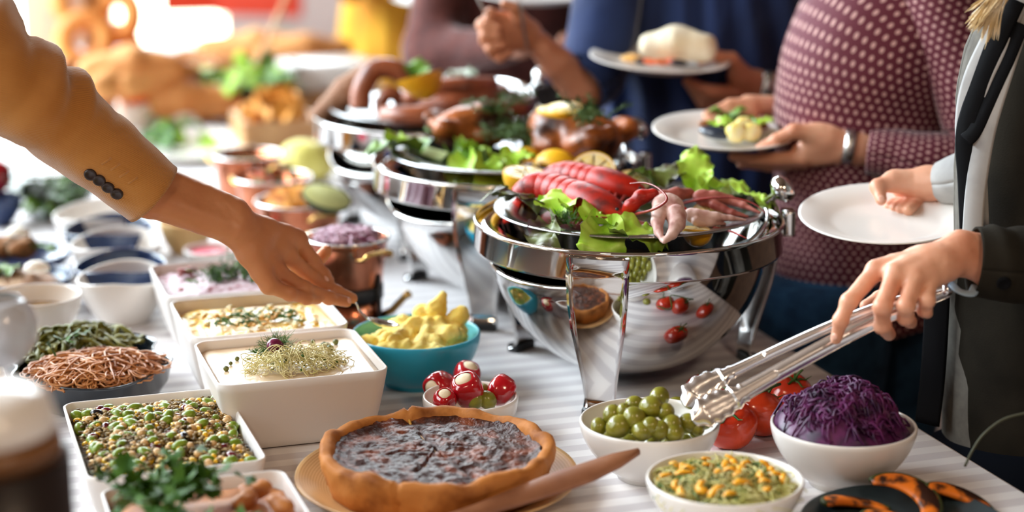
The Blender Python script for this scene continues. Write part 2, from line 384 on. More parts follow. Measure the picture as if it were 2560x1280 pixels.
# ------------------------------------------------------------------ chafing dishes
def make_chafer(label):
    r = empty('chafing_dish', (0, 0, 0), 0, label, 'chafing dish', 'round roll-top chafing dishes in a row')
    band = [(.2215, .200), (.2245, .1985), (.2255, .202), (.2255, .236), (.2275, .239), (.2260, .2425), (.2230, .2425), (.2215, .240), (.2205, .203)]
    ob('rim_band', mesh('rim_band', *lathe(band, 96, close=True), STEEL), r)
    pan = [(.2195, .236), (.205, .235), (.192, .233), (.188, .226), (.180, .150), (.172, .142), (.0, .140), (.0, .137), (.173, .139), (.183, .148), (.191, .223), (.2195, .231)]
    ob('water_pan', mesh('water_pan', *lathe(pan, 72, close=True), STEEL), r)
    # hemispherical lid rolled underneath
    prof = []; R = .2035
    for i in range(19): a = PI/2*i/18; prof.append((R*math.sin(a), -R*math.cos(a)))
    prof += [(R+.0035, .002), (R+.0035, .007), (R-.003, .007), (R-.0035, .001)]
    for i in range(18, -1, -1): a = PI/2*i/18; prof.append(((R-.003)*math.sin(a), -(R-.003)*math.cos(a)))
    lid = ob('lid', mesh('lid', *lathe(prof, 80), STEEL), r, (0, 0, .2130), (Matrix.Rotation(math.radians(212), 3, 'Z') @ Matrix.Rotation(math.radians(12), 3, 'Y') @ Matrix.Rotation(math.radians(-212), 3, 'Z')))
    # knob on the lid edge
    kn = lathe([(0, -.012), (.006, -.012), (.006, .004), (.010, .006), (.019, .012), (.0215, .020), (.019, .029), (.009, .034), (0, .035)], 24)
    ob('lid_knob', mesh('lid_knob', *kn, STEEL), lid, (R+.013, .012, .016), Euler((0, math.radians(58), 0)))
    ob('hinge', mesh('hinge', *stack([[(x+.236, y, z) for x, y in rrect(.009, .017, .006, 4)] for z in (.212, .215, .238, .246, .248)], True, True), STEEL), r, (0, 0, 0), (0, 0, .06))
    # three sheet-metal legs
    for a in (-104, 20, 140):
        prof = [(.226, .232, .043), (.2275, .205, .0435), (.226, .17, .042), (.220, .13, .038), (.210, .09, .031), (.200, .05, .0245), (.195, .025, .022), (.198, .012, .023), (.206, .006, .024)]
        V = []; F = []; ns = 9
        for (rr, z, hw) in prof:
            for sgn in (0, 1):
                for k in range(ns):
                    t = -1+2*k/(ns-1); ang = t*hw/rr*1.0
                    rad = rr+.003-(.004 if sgn else 0); V.append((rad*math.cos(ang), rad*math.sin(ang), z))
        n = 2*ns
        for i in range(len(prof)-1):
            for k in range(n):
                q = (k+1) % n; order = list(range(ns))+list(range(2*ns-1, ns-1, -1))
                F.append((i*n+order[k], i*n+order[q], (i+1)*n+order[q], (i+1)*n+order[k]))
        order = list(range(ns))+list(range(2*ns-1, ns-1, -1)); F.append(tuple(order)); F.append(tuple((len(prof)-1)*n+k for k in order[::-1]))
        lg = ob('leg', mesh('leg', V, F, STEEL), r, (0, 0, 0), (0, 0, math.radians(a)))
        ob('foot', mesh('foot', *stack([[(x+.203, y, z) for x, y in rrect(.010, .0235, .004, 3)] for z in (0, .012)], True, True), BLACKM, False), lg)
    return r
CH = []
for i, (px, py, lab) in enumerate([(1571, 544, 'nearest round chafing dish of polished steel, carrying the lobster platter'),
                                   (1267, 400, 'middle round chafing dish of polished steel, carrying the roast chickens'),
                                   (1078, 285, 'farthest round chafing dish of polished steel, carrying the coiled sausage')]):
    p = at(px, py, T+.24)
    c = make_chafer(lab) if i == 0 else copy_tree(CH[0])
    c['label'] = lab; c.location = (p.x, p.y, T); c.rotation_euler = (0, 0, (0, .05, .1)[i]); CH.append(c)
    if i:
        for ch in c.children:
            if ch.name.startswith('lid'): ch.rotation_euler = (Matrix.Rotation(math.radians(212), 3, 'Z') @ Matrix.Rotation(math.radians((12, 15, 20)[i]), 3, 'Y') @ Matrix.Rotation(math.radians(-212), 3, 'Z')).to_euler()
# serving platters resting on the chafers
def platter(ch, z, label, R=.197):
    prof = [(0, .004), (R*.72, .004), (R*.80, .010), (R*.86, .0155), (R*.985, .018), (R, .0165), (R, .015), (R*.985, .015), (R*.86, .012), (R*.80, .006), (R*.73, 0), (0, 0)]
    return ob('serving_platter', mesh('serving_platter', *lathe(prof, 72), STEELB), None, (ch.location.x, ch.location.y, ch.location.z+z), label=label, cat='platter', group='steel platters on the chafing dishes')
PL = [platter(CH[0], .2405, 'round steel platter under the lobsters'), platter(CH[1], .2405, 'round steel platter under the roast chickens'), platter(CH[2], .2405, 'round steel platter under the coiled sausage')]
# ------------------------------------------------------------------ bowls, trays and their fillings
def bowl_prof(R, h, th=.004, foot=.45, e=1.7, q=.8, fh=.005):
    o = [(0, .001), (foot*R-.004, .001), (foot*R-.002, 0), (foot*R, 0), (foot*R+.0005, fh)]
    for i in range(1, 15):
        t = i/14; o.append((foot*R+(R-foot*R)*(1-(1-t)**e)**q, fh+(h-fh-.001)*t))
    o.append((R-th*.3, h+.0008)); o.append((R-th*.7, h+.0008))
    for i in range(14, -1, -1):
        t = i/14; o.append((max(0, foot*R+(R-foot*R)*((1-(1-t)**e)**q if t > 0 else 0)-th), fh+th*.9+(h-fh-th*.9)*t))
    o.append((0, fh+th*.9)); return o
def bowl(name, label, px, py, h, wpx, mat, group=None, fn=None, inner=None, **kw):
    p = at(px, py, T+h); R = wpx/2/ppm(p)
    pr = bowl_prof(R, h, **kw); me = mesh(name, *lathe(pr, 56, fn), mat)
    if inner is not None:
        me.materials.append(inner); n = len(pr); k0 = 5+14+1
        for i, f in enumerate(me.polygons):
            if i % (n-1) >= k0: f.material_index = 1
    o = ob(name, me, None, (p.x, p.y, T+.0005), label=label, cat='bowl', group=group)
    o['R'] = R; return o, Vector((p.x, p.y, T+h)), R
def on_dome(px, py, C, R, hd):
    z = C.z
    for _ in range(25):
        q = at(px, py, z); d = min(((q-C).xy.length/R)**2, 1.2); z = .5*z+.5*(C.z+hd*(1-d))
    return at(px, py, z)
def rotm(a=None):
    return Euler((random.uniform(0, 6.28), random.uniform(0, 6.28), random.uniform(0, 6.28)))
def mound(R, h, base, seg=40, rings=16, amp=.003, sc=60, seed=0, sq=0, hx=None, hy=None, power=1.0):
    """lumpy cap: round (R) or rounded-rectangle (hx, hy); z=0 at rim, down to base below"""
    V = [(0, 0, 0)]; F = []
    loop = rrect(hx, hy, min(hx, hy)*.22, seg//4-1) if hx else [(R*math.cos(2*PI*i/seg), R*math.sin(2*PI*i/seg)) for i in range(seg)]
    n = len(loop); V = []
    for k in range(rings+1):
        t = k/rings
        for (x, y) in loop: V.append((x*t, y*t, h*(1-t*t)**power))
    for k in range(rings):
        for i in range(n):
            j = (i+1) % n; F.append((k*n+i, (k+1)*n+i, (k+1)*n+j, k*n+j))
    V = np.array(V); dz = nz(V*[1, 1, 0]+[3.1, 7.7, 0], sc, seed, 3)*amp; V[:, 2] += dz
    b0 = len(V); V = np.concatenate([V, np.array([(x*.97, y*.97, base) for x, y in loop])])
    for i in range(n):
        j = (i+1) % n; F.append((rings*n+i, b0+i, b0+j, rings*n+j))
    F = [f for f in F]
    return V, F
def strands(mb, n, C, rx, ry, zf, ln, rad, curl=1.0, rz=.01, seg=4, steps=7, rot=0.0, bias=None):
    """loose thin strands lying on a heap zf(x, y)"""
    for _ in range(n):
        a = random.uniform(0, 2*PI); q = math.sqrt(random.random()); x, y = rx*q*math.cos(a), ry*q*math.sin(a)
        d = (bias if bias is not None else random.uniform(0, 2*PI))+random.gauss(0, .5 if bias is not None else 0); pts = []
        l = ln*random.uniform(.6, 1.3); ph = random.uniform(0, 6.28); lift = random.uniform(.0, rz)
        k = random.gauss(0, curl)
        for s in range(steps):
            t = s/(steps-1)
            pts.append((C[0]+x*math.cos(rot)-y*math.sin(rot), C[1]+x*math.sin(rot)+y*math.cos(rot), C[2]+zf(x, y)+lift*math.sin(PI*t)+random.gauss(0, .0004)))
            d += k*1.6/steps+.5*math.sin(ph+t*7)*curl/steps*3
            x += math.cos(d)*l/steps; y += math.sin(d)*l/steps
            e = (x/rx)**2+(y/ry)**2
            if e > 1.1: d += .9
        mb.add(tube(pts, rad*random.uniform(.8, 1.2), seg, False))
def leaf_sheet(L_, W, ruff, seed, nu=22, nv=15, bend=.6, lob=0):
    """ruffled leaf along +x, upper side +z"""
    rs = np.random.default_rng(seed); V = []; F = []; ph = rs.uniform(0, 6, 4)
    for i in range(nu):
        u = i/(nu-1); wd = W*(math.sin(PI*min(u*.93+.06, 1))**.6)*(1+lob*math.sin(u*22+ph[3]))
        for j in range(nv):
            v = -1+2*j/(nv-1); e = abs(v)**1.8*(.3+.7*u)+max(0, u-.75)*2.2
            z = ruff*e*(math.sin(u*19+ph[0]+v*2)+.6*math.sin(u*37+ph[1]-v*3)+.5*math.sin(v*9+ph[2]+u*8))+.35*W*v*v*math.cos(u*3)
            x = L_*u; a = bend*u*u
            V.append((L_*math.sin(bend*u)/bend if bend else x, wd*v*.5*(1-.12*e*math.sin(u*25+ph[1])), z-(L_*(1-math.cos(bend*u))/bend if bend else 0)))
    for i in range(nu-1):
        for j in range(nv-1): F.append((i*nv+j, (i+1)*nv+j, (i+1)*nv+j+1, i*nv+j+1))
    return V, F
def dill(mb, P, size, n=26, up=.6, rad=.0004):
    for _ in range(n):
        a = random.uniform(0, 6.28); el = random.uniform(.1, 1.2)*up
        d = Vector((math.cos(a)*math.cos(el), math.sin(a)*math.cos(el), math.sin(el)+.15)); l = size*random.uniform(.5, 1)
        pts = [Vector(P)+d*l*t+Vector((0, 0, -.35*l*t*t)) for t in (0, .3, .6, 1)]
        mb.add(tube(pts, [rad*1.4, rad*1.2, rad, rad*.7], 3, False))
        for k in range(12):
            t = random.uniform(.25, 1); q = Vector(P)+d*l*t+Vector((0, 0, -.35*l*t*t))
            e = Vector((random.gauss(0, 1), random.gauss(0, 1), random.gauss(0.2, .8))).normalized()*size*.22+d*size*.12
            mb.add(tube([q, q+e*.5, q+e], [rad, rad*.8, rad*.5], 3, False))
def herb_sprig(mb, P, d, l, n=10, leaf=.006, w=.5):
    """thyme/rosemary style sprig: stem with little leaves"""
    P = Vector(P); d = Vector(d).normalized(); pts = [P+d*l*t+Vector((0, 0, .12*l*math.sin(t*3))) for t in (0, .25, .5, .75, 1)]
    mb.add(tube(pts, .0007, 4, False))
    for k in range(n):
        t = (k+.5)/n; q = P+d*l*t+Vector((0, 0, .12*l*math.sin(t*3)))
        for _ in range(3):
            e = Vector((random.gauss(0, 1), random.gauss(0, 1), random.gauss(.3, .8))).normalized()
            s = e.cross(d)
            if s.length < .1: continue
            s.normalize(); ll = leaf*random.uniform(.7, 1.3); a = q+e*ll
            mb.add(([q, q+e*ll*.5+s*ll*w*.5, a, q+e*ll*.5-s*ll*w*.5], [(0, 1, 2, 3)]))
def parsley(P, size, rot, tilt=(0, 0)):
    """one flat parsley leaf: three toothed lobes and a stalk"""
    V = [(0, 0, 0)]; n = 33
    for i in range(n):
        a = -2.2+4.4*i/(n-1); r = size*(.35+.65*abs(math.cos(a*1.36))**.7)*(1+.16*math.sin(i*2.4)); V.append((r*math.cos(a), r*math.sin(a), size*.12*math.sin(a*4+1)))
    F = [(0, i, i+1) for i in range(1, n)]; m = Matrix.Translation(P) @ Euler((tilt[0], tilt[1], rot)).to_matrix().to_4x4()
    return [m @ Vector(v) for v in V], F
# ---- olives
oliv, OC, OR = bowl('serving_bowl', 'round white bowl filled with green olives beside the tomatoes', 1624, 1050, .075, 352, WHITE, 'round white salad bowls')
OLV = M('green_olive', srgb(142, 136, 42), .28, noise=(60, srgb(112, 110, 30), .35, .7), coat=.2, sss=.1)
PIT = M('olive_hole', srgb(70, 66, 24), .6)
ol_me = mesh('olive', *ico(1, 3, (.0145, .0128, .0128)), OLV)
pit_me = mesh('stem_scar', *lathe([(0, .0006), (.0012, .0004), (.0018, -.0004)], 10), PIT)
def olive(P, s, label, group, rot=None):
    o = ob('olive', ol_me, None, P, rot or rotm(), (s, s, s), label=label, cat='olive', group=group)
    ob('stem_scar', pit_me, o, (.0144, 0, 0), (0, PI/2, 0))
for (x, y, s) in [(1648, 994, 1), (1628, 1018, 1.12), (1586, 1010, .85), (1692, 1016, 1.02), (1530, 1036, .9), (1587, 1046, 1.1), (1547, 1066, 1.15), (1497, 1066, .8), (1625, 1068, 1.0), (1678, 1064, 1.02), (1722, 1058, .95), (1664, 1030, .9), (1684, 1080, 1), (1740, 1070, .85), (1560, 1028, .75), (1605, 1078, .95), (1650, 1076, .9), (1760, 1052, .9)]:
    P = on_dome(x, y, OC+Vector((0, 0, -.008)), OR*.96, .050) if y > 1012 else dp(x, y, OC.y+.012)
    olive(P, s, {1648: 'topmost green olive of the heap in the olive bowl', 1628: 'large green olive just below the topmost olive', 1586: 'small green olive at the upper left of the olive heap', 1692: 'green olive at the upper right of the heap beside the tongs', 1547: 'large green olive low at the left front of the heap', 1497: 'leftmost green olive against the bowl rim', 1587: 'big green olive in the middle of the olive heap'}.get(x, 'green olive heaped in the white bowl under the tongs'), 'green olives in the olive bowl')
for i in range(22):
    a = i*2.4; q = OR*.66*math.sqrt((i+.5)/22); olive(OC+Vector((q*math.cos(a), q*math.sin(a), -.030)), 1.0, 'green olive heaped in the white bowl under the tongs', 'green olives in the olive bowl')
# ---- red cabbage
cab, CC, CR = bowl('serving_bowl', 'round white bowl heaped with shredded red cabbage at the table edge', 2109, 1060, .078, 364, WHITE, 'round white salad bowls')
CAB = M('red_cabbage', srgb(96, 30, 84), .42, noise=(50, srgb(44, 10, 46), .38, .62), spec=.35)
mb = MB(); mb.add(mound(CR*.93, .046, -.006, amp=.016, sc=34, seed=4, power=.8))
strands(mb, 760, (0, 0, .001), CR*.72, CR*.72, lambda x, y: float(nz([(x+3.1, y+7.7, 0)], 34, 4, 3)[0])*.016+.046*max(0, 1-(x*x+y*y)/(CR*.93)**2)**.8, .036, .0015, 1.6, .012, 4, 6)
ob('red_cabbage', mb.me('red_cabbage', CAB), None, CC+Vector((-.002, 0, -.006)), label='shredded purple cabbage heaped in the white bowl', cat='cabbage', kind='stuff')
# ---- sprout and mango salad
spr, SC_, SR = bowl('serving_bowl', 'round white bowl of sprout and mango salad nearest the camera', 1812, 1196, .07, 394, WHITE, 'round white salad bowls')
SPR = M('pale_sprouts', srgb(216, 206, 140), .5, noise=(50, srgb(176, 172, 84), .4, .65))
MANG = M('mango', srgb(240, 172, 30), .4, noise=(40, srgb(230, 136, 16), .4, .7), sss=.2)
zf = lambda x, y: .012*max(0, 1-(x*x+y*y)/(SR*.9)**2)
sal = empty('sprout_salad', SC_+Vector((0, 0, -.017)), 0, 'pale sprouts mixed with yellow mango strips', 'salad')
mb = MB(); mb.add(mound(SR*.90, .008, -.004, amp=.003, sc=60, seed=9)); strands(mb, 420, (0, 0, .003), SR*.8, SR*.8, zf, .05, .0008, 1.4, .016, 4, 7)
tag(ob('sprouts', mb.me('sprouts', SPR), sal), kind='stuff')
mb = MB(); strands(mb, 110, (0, 0, .005), SR*.8, SR*.8, zf, .035, .0011, .8, .010, 4, 5); tag(ob('green_shoots', mb.me('green_shoots', HERB), sal), kind='stuff')
for i in range(30):
    a = random.uniform(0, 6.28); q = SR*.78*math.sqrt(random.random()); x, y = q*math.cos(a), q*math.sin(a); l = random.uniform(.012, .028)
    V, F = tube([(-l/2, 0, 0), (-l*.2, .002, .003), (l*.2, 0, .004), (l/2, -.002, 0)], [.0026, .0050, .0046, .0020], 6, True, .5)
    ob('mango_strip', mesh('mango_strip', V, F, MANG), sal, (x, y, zf(x, y)+.012), (random.gauss(0, .5), random.gauss(0, .35), random.uniform(0, 6.28)))
# ---- small bowl with stuffed peppers
pep, PC, PR = bowl('dip_bowl', 'small white bowl of red stuffed peppers behind the quiche', 1176, 990, .05, 240, WHITE, foot=.7, e=2.2)
PEPM = M('red_pepper', srgb(190, 18, 30), .15, noise=(25, srgb(140, 6, 22), .4, .7), coat=.6)
CHEESE = M('soft_cheese', srgb(244, 226, 190), .6, bump=(150, .3))
pv, pf = lathe([(0, -.0165), (.006, -.016), (.012, -.011), (.0145, -.003), (.0148, .004), (.0135, .010), (.0100, .0145), (.0080, .0145)], 28, lambda r, z, a: (r*(1+.05*math.cos(4*a)), z))
pme = mesh('stuffed_pepper', pv, pf, PEPM); cme = mesh('cheese_filling', *lathe([(0, .0165), (.005, .016), (.0082, .0138), (.0082, .010)], 20), CHEESE)
for (x, y, dx, dy, dz, s, lab) in [(1100, 965, -.5, -.8, .1, 1.42, 'red pepper with cheese showing on its front, leftmost in the small bowl'), (1166, 942, .3, -.2, .9, 1.35, 'red pepper with cheese on top, rearmost in the small bowl'),
                              (1170, 976, -.3, -.35, .9, 1.5, 'glossy red pepper in the middle of the small bowl'), (1252, 976, .5, .5, .6, 1.3, 'red stuffed pepper lying at the right rim of the small bowl'),
                              (1112, 1002, 0, -.5, .85, 1.05, 'red stuffed pepper lowest at the front of the small bowl')]:
    P = on_dome(x, y, PC+Vector((0, 0, -.004)), PR*.9, .016)
    o = ob('stuffed_pepper', pme, None, P, Vector((dx, dy, dz)).to_track_quat('Z', 'Y').to_euler(), (s, s, s), label=lab, cat='pepper', group='stuffed red peppers'); ob('cheese_filling', cme, o, label='white cheese filling')
for (x, y, ol) in [(1218, 1000, 'front green olive among the red stuffed peppers'), (1205, 980, 'rear green olive among the red stuffed peppers'), (1188, 1000, 'green olive half under the middle red pepper')]:
    olive(on_dome(x, y, PC+Vector((0, 0, -.012)), PR*.9, .014), .95, ol, 'olives among the peppers')
# ---- tomatoes
TOM = M('ripe_tomato', srgb(206, 44, 20), .18, noise=(12, srgb(226, 78, 30), .4, .75), coat=.5, sss=.1)
CAL = M('tomato_calyx', srgb(64, 96, 34), .6)
def tomato(px, py, R, label, tilt=(.0, .0), sq=.85):
    p = at(px, py, T+R*sq)
    V, F = lathe([(R*math.sin(a)*(1-.10*math.exp(-((a)/.35)**2)), R*sq*math.cos(a)-(R*.20*math.exp(-(a/.30)**2))) for a in [PI*i/22 for i in range(23)]], 36, lambda r, z, a: (r*(1+.025*math.cos(5*a)), z))
    o = ob('tomato', mesh('tomato', V, F, TOM), None, (p.x, p.y, T+R*sq+.0008), (tilt[0], tilt[1], 0), label=label, cat='tomato', group='tomatoes on the vine')
    m = MB()
    for k in range(5):
        a = k*2*PI/5+.3; d = Vector((math.cos(a), math.sin(a), 0))
        z0 = R*sq*.84; m.add(tube([Vector((0, 0, z0)), d*R*.25+Vector((0, 0, z0+.003)), d*R*.5+Vector((0, 0, z0+.001)), d*R*.72+Vector((0, 0, z0+.008))], [.0022, .002, .0016, .0004], 5, False, .4))
    m.add(tube([(0, 0, z0-.002), (.001, 0, z0+.010), (.006, .002, z0+.020)], [.002, .0018, .002], 6))
    ob('calyx', m.me('calyx', CAL), o)
tomato(1826, 1062, .036, 'large ripe tomato lying right behind the olive bowl', (.6, -.2))
tomato(1898, 1032, .037, 'large ripe tomato between the olive and cabbage bowls', (-.4, .5))
tomato(1975, 985, .033, 'rear tomato showing its dimple above the cabbage bowl', (.35, .2))
tomato(1762, 985, .030, 'tomato half hidden behind the tips of the tongs', (.3, .3))
m = MB(); q = [at(1735, 985, T+.062), at(1790, 960, T+.066), at(1860, 990, T+.07), at(1950, 960, T+.064)]
m.add(tube(smooth_path(q, 6), .0022, 6)); ob('tomato_vine', m.me('tomato_vine', CAL), None, label='green vine stalk lying across the tomatoes', cat='vine')
# ---- mashed potato in the blue bowl
BLUEG = M('turquoise_glaze', srgb(44, 172, 206), .3, coat=.2); BLUEI = M('turquoise_inside', srgb(112, 186, 190), .3)
blu, BC, BR = bowl('serving_bowl', 'turquoise blue bowl of mashed potato under the spoon', 1040, 830, .078, 322, BLUEG, inner=BLUEI, foot=.5, e=2.0)
MASH = M('mashed_potato', srgb(240, 206, 92), .7, noise=(40, srgb(246, 226, 140), .4, .65), sss=.25, bump=(140, .5, .002))
pr_ = [('e', (0, 0, -.018), (BR*.84, BR*.84, .022))]
for i in range(90):
    a = random.uniform(0, 6.28); q = BR*.80*math.sqrt(random.random()); x, y = q*math.cos(a), q*math.sin(a)
    hh = .030*math.exp(-(((x-.030)/.042)**2+((y)/.045)**2))+.010*math.exp(-((x+.03)/.03)**2)-.004
    s = random.uniform(.006, .014); pr_.append(('e', (x, y, hh-.006+random.uniform(-.003, .004)), (s*1.2, s, s*.9), Euler((0, random.uniform(-.5, .5), a)).to_matrix()))
for (x, y, z, s) in [(.030, .010, .040, .014), (.036, .012, .052, .009), (.040, .010, .061, .006), (.062, .005, .030, .014), (.068, .0, .040, .008), (.010, .02, .030, .015), (.0, -.01, .022, .014), (.05, -.03, .014, .014)]: pr_.append(('e', (x, y, z-.004), (s*1.1, s, s)))
V, F = sdf(pr_, .0025, .004, bumpy(.0030, 110, 3, 3))
ob('mashed_potato', mesh('mashed_potato', V, F, MASH), None, BC+Vector((0, 0, -.004)), label='lumpy yellow mashed potato in the blue bowl', cat='mashed potato')
# ---- deep square trays
def tray(label, C, hx, hy, h, rot, group, taper=.8, r=.022, th=.004, mat=MELA):
    L_ = []
    for (s, z, off) in [(taper*.93, .0, 0), (taper, .003, 0)]+[(taper+(1-taper)*(i/8)**.62, .003+(h-.004)*i/8, 0) for i in range(1, 9)]+[(1, h, th*.4), (1, h, th*.7)]+[(taper+(1-taper)*(i/8)**.62, .003+(h-.005)*i/8, th) for i in range(8, -1, -1)]+[(taper*.95, .005, th)]:
        L_.append([(x, y, z) for x, y in rrect(hx*s-off, hy*s-off, max(.004, r*s-off*.6), 6)])
    V, F = stack(L_, True, True)
    return ob('square_tray', mesh('square_tray', V, F, mat), None, (C[0], C[1], T+.0005), (0, 0, rot), label=label, cat='tray', group=group)
TG = 'deep square white serving trays'
tc0 = Vector((-.303, 2.447, 0)); tcs = [tc0, tc0+UY*.228, tc0+UY*.456]
tray('deep square white tray of creamy dip nearest the quiche', tcs[0], .115, .107, .1, TROT, TG)
tray('deep square white tray of yellow curry behind the creamy dip', tcs[1], .115, .107, .1, TROT, TG)
tray('deep square white tray of pink grain salad behind the yellow curry', tcs[2], .115, .107, .1, TROT, TG)
def tpos(C, x, y, z): return Vector((C[0], C[1], 0))+UX*x+UY*y+Vector((0, 0, T+z))
DIP = M('creamy_dip', srgb(218, 190, 152), .3, noise=(22, srgb(236, 216, 186), .4, .65), coat=.25, bump=(28, .5, .004))
ob('creamy_dip', mesh('creamy_dip', *mound(0, .003, -.008, hx=.108, hy=.100, amp=.0035, sc=40, seed=3)), None, tpos(tcs[0], 0, 0, .089), (0, 0, TROT), label='pale creamy dip filling the nearest square tray', cat='dip').data.materials.append(DIP)
g = empty('sprout_garnish', tpos(tcs[0], .002, -.028, .091), TROT, 'tangled nest of pale sprouts on the creamy dip', 'garnish')
mb = MB(); strands(mb, 230, (0, 0, 0), .062, .034, lambda x, y: .014*max(0, 1-(x/.066)**2-(y/.040)**2), .058, .00062, 1.7, .022, 4, 10)
tag(ob('sprouts', mb.me('sprouts', M('cress_sprouts', srgb(240, 228, 178), .5, noise=(60, srgb(206, 196, 120), .4, .7))), g), kind='stuff')
mb = MB()
for i in range(45):
    a = random.uniform(0, 6.28); q = math.sqrt(random.random()); x, y = .06*q*math.cos(a), .036*q*math.sin(a); z = .018*max(0, 1-q*q)+random.uniform(.0, .005); s = random.uniform(.0015, .0035)
    mb.add(ico(s, 1, (1, .7, .4)), Matrix.Translation((x, y, z)) @ rotm().to_matrix().to_4x4())
tag(ob('sprout_leaves', mb.me('sprout_leaves', HERB), g), kind='stuff')
mb = MB(); dill(mb, tpos(tcs[0], -.012, .008, .108), .034, 34, 1.0); dill(mb, tpos(tcs[0], -.036, .012, .100), .022, 16, .8)
ob('dill_sprig', mb.me('dill_sprig', M('dill', srgb(62, 104, 30), .5, noise=(80, srgb(96, 138, 50), .4, .7))), None, label='feathery green dill sprig on the creamy dip', cat='dill')
ob('kalamata_olive', mesh('kalamata_olive', *ico(1, 3, (.0125, .0105, .0105)), M('purple_olive', srgb(122, 32, 72), .25, noise=(40, srgb(84, 18, 52), .4, .7), coat=.3)), None, tpos(tcs[0], -.020, -.008, .118), (0, .5, .4), label='purple olive topping the sprouts on the creamy dip', cat='olive')
CAPM = M('caper', srgb(72, 74, 30), .5, noise=(90, srgb(120, 124, 60), .4, .7))
for (x, y, s) in [(.062, .060, .004), (.080, .066, .0045), (.050, .078, .003), (-.078, .012, .003), (.030, .060, .002), (-.088, -.01, .004), (-.066, .03, .0035), (.064, .048, .006), (.058, .052, .005), (.066, .040, .005), (.070, -.03, .003), (.050, -.045, .003)]:
    ob('caper', mesh('caper', *ico(s, 2)), None, tpos(tcs[0], x, y, .0935), label='dark green caper scattered on the creamy dip', cat='caper', group='capers on the creamy dip').data.materials.append(CAPM)
CUR = M('yellow_curry', srgb(222, 170, 34), .3, noise=(26, srgb(240, 218, 150), .5, .66), coat=.25, bump=(40, .6, .004))
ob('yellow_curry', mesh('yellow_curry', *mound(0, .004, -.008, hx=.107, hy=.099, amp=.006, sc=55, seed=8), CUR), None, tpos(tcs[1], 0, 0, .083), (0, 0, TROT), label='yellow curry dotted with white curds', cat='curry')
g = empty('herb_garnish', tpos(tcs[1], .0, -.005, .087), TROT, 'chopped green onion and nuts on the yellow curry', 'garnish')
mb = MB(); strands(mb, 60, (0, 0, 0), .072, .036, lambda x, y: .006, .03, .0011, .6, .006, 4, 5); ob('green_onion', mb.me('green_onion', PARS), g)
CURD = M('white_curd', srgb(240, 226, 180), .4, sss=.2)
NUT = M('cashew', srgb(214, 164, 84), .5, noise=(40, srgb(190, 134, 60), .4, .7))
for i in range(24):
    x, y = random.gauss(0, .035), random.gauss(-.004, .018); s = random.uniform(.004, .007); V, F = tube([(-s, 0, 0), (-s*.4, s*.5, 0), (s*.4, s*.5, 0), (s, 0, 0)], [s*.3, s*.5, s*.5, s*.3], 6)
    ob('nut', mesh('nut', V, F, NUT), g, (x, y, .006), (random.gauss(0, .4), random.gauss(0, .4), random.uniform(0, 6.28)))
mb = MB()
for i in range(70):
    x, y = random.uniform(-.1, .1), random.uniform(-.09, .09)
    if abs(x) < .05 and abs(y) < .03 and random.random() < .7: continue
    s = random.uniform(.0025, .006); mb.add(ico(s, 1, (1.2, 1, .6)), Matrix.Translation((x, y, .002)))
tag(ob('curds', mb.me('curds', CURD), g), kind='stuff')
GRN = M('pink_grain', srgb(214, 190, 196), .45, noise=(90, srgb(150, 60, 70), .5, .68), bump=(110, .8, .004))
ob('grain_salad', mesh('grain_salad', *mound(0, .010, -.008, hx=.107, hy=.099, amp=.008, sc=80, seed=2), GRN), None, tpos(tcs[2], 0, 0, .082), (0, 0, TROT), label='pinkish grain salad with red bits in the farthest square tray', cat='salad')
for (x, y, s) in [(-.062, .058, .010), (-.072, .04, .007), (-.05, .07, .008), (-.085, -.05, .006)]:
    V, F = ico(s, 2, (1.4, .8, .5)); ob('dried_tomato', mesh('dried_tomato', V, F, M('dried_tomato', srgb(150, 40, 24), .4, noise=(50, srgb(100, 20, 14), .4, .7))), None, tpos(tcs[2], x, y, .097), (0, .3, random.uniform(0, 3)), label='dark red dried tomato piece on the grain salad', cat='tomato', group='dried tomato pieces')
mb = MB()
for i in range(60):
    a = random.uniform(0, 6.28); herb_sprig(mb, tpos(tcs[2], random.gauss(.0, .025), random.gauss(.005, .018), .095), (math.cos(a), math.sin(a), random.uniform(.2, 1.6)), random.uniform(.015, .034), 8, .005, .8)
herb_sprig(mb, tpos(tcs[2], .0, .02, .11), (.1, 0, 1), .05, 12, .005, .8)
ob('thyme_bunch', mb.me('thyme_bunch', HERB), None, label='bushy green thyme bunch on the pink grain salad', cat='herb')
# ---- quiche
QC = at(1092, 1185, T+.02); QC.z = T
def ring_prof(R): return [(0, .004), (R*.62, .004), (R*.80, .009), (R*.97, .022), (R, .0235), (R*1.003, .021), (R*.97, .018), (R*.80, .004), (R*.62, 0), (0, 0)]
PLATE = M('turned_bamboo', srgb(224, 182, 128), .4, noise=(6, srgb(206, 160, 104), .4, .6))
N, L, b = nodes_of(PLATE); tcn = N.new('ShaderNodeTexCoord'); wv = N.new('ShaderNodeTexWave'); wv.wave_type = 'RINGS'; wv.rings_direction = 'Z'; wv.inputs['Scale'].default_value = 95; wv.inputs['Distortion'].default_value = .6
L.new(tcn.outputs['Object'], wv.inputs['Vector']); mx = N.new('ShaderNodeMix'); mx.data_type = 'RGBA'; mx.inputs['A'].default_value = srgb(222, 180, 126)+(1,); mx.inputs['B'].default_value = srgb(204, 156, 98)+(1,); L.new(wv.outputs['Fac'], mx.inputs['Factor']); L.new(mx.outputs['Result'], b.inputs['Base Color'])
ob('wooden_plate', mesh('wooden_plate', *lathe(ring_prof(.176), 72), PLATE), None, (QC.x, QC.y, T+.0005), label='wide turned bamboo plate under the quiche', cat='plate')
CRUST = M('pastry_crust', srgb(194, 124, 60), .65, spec=.25, noise=(26, srgb(124, 66, 24), .44, .74), bump=(60, .5, .004))
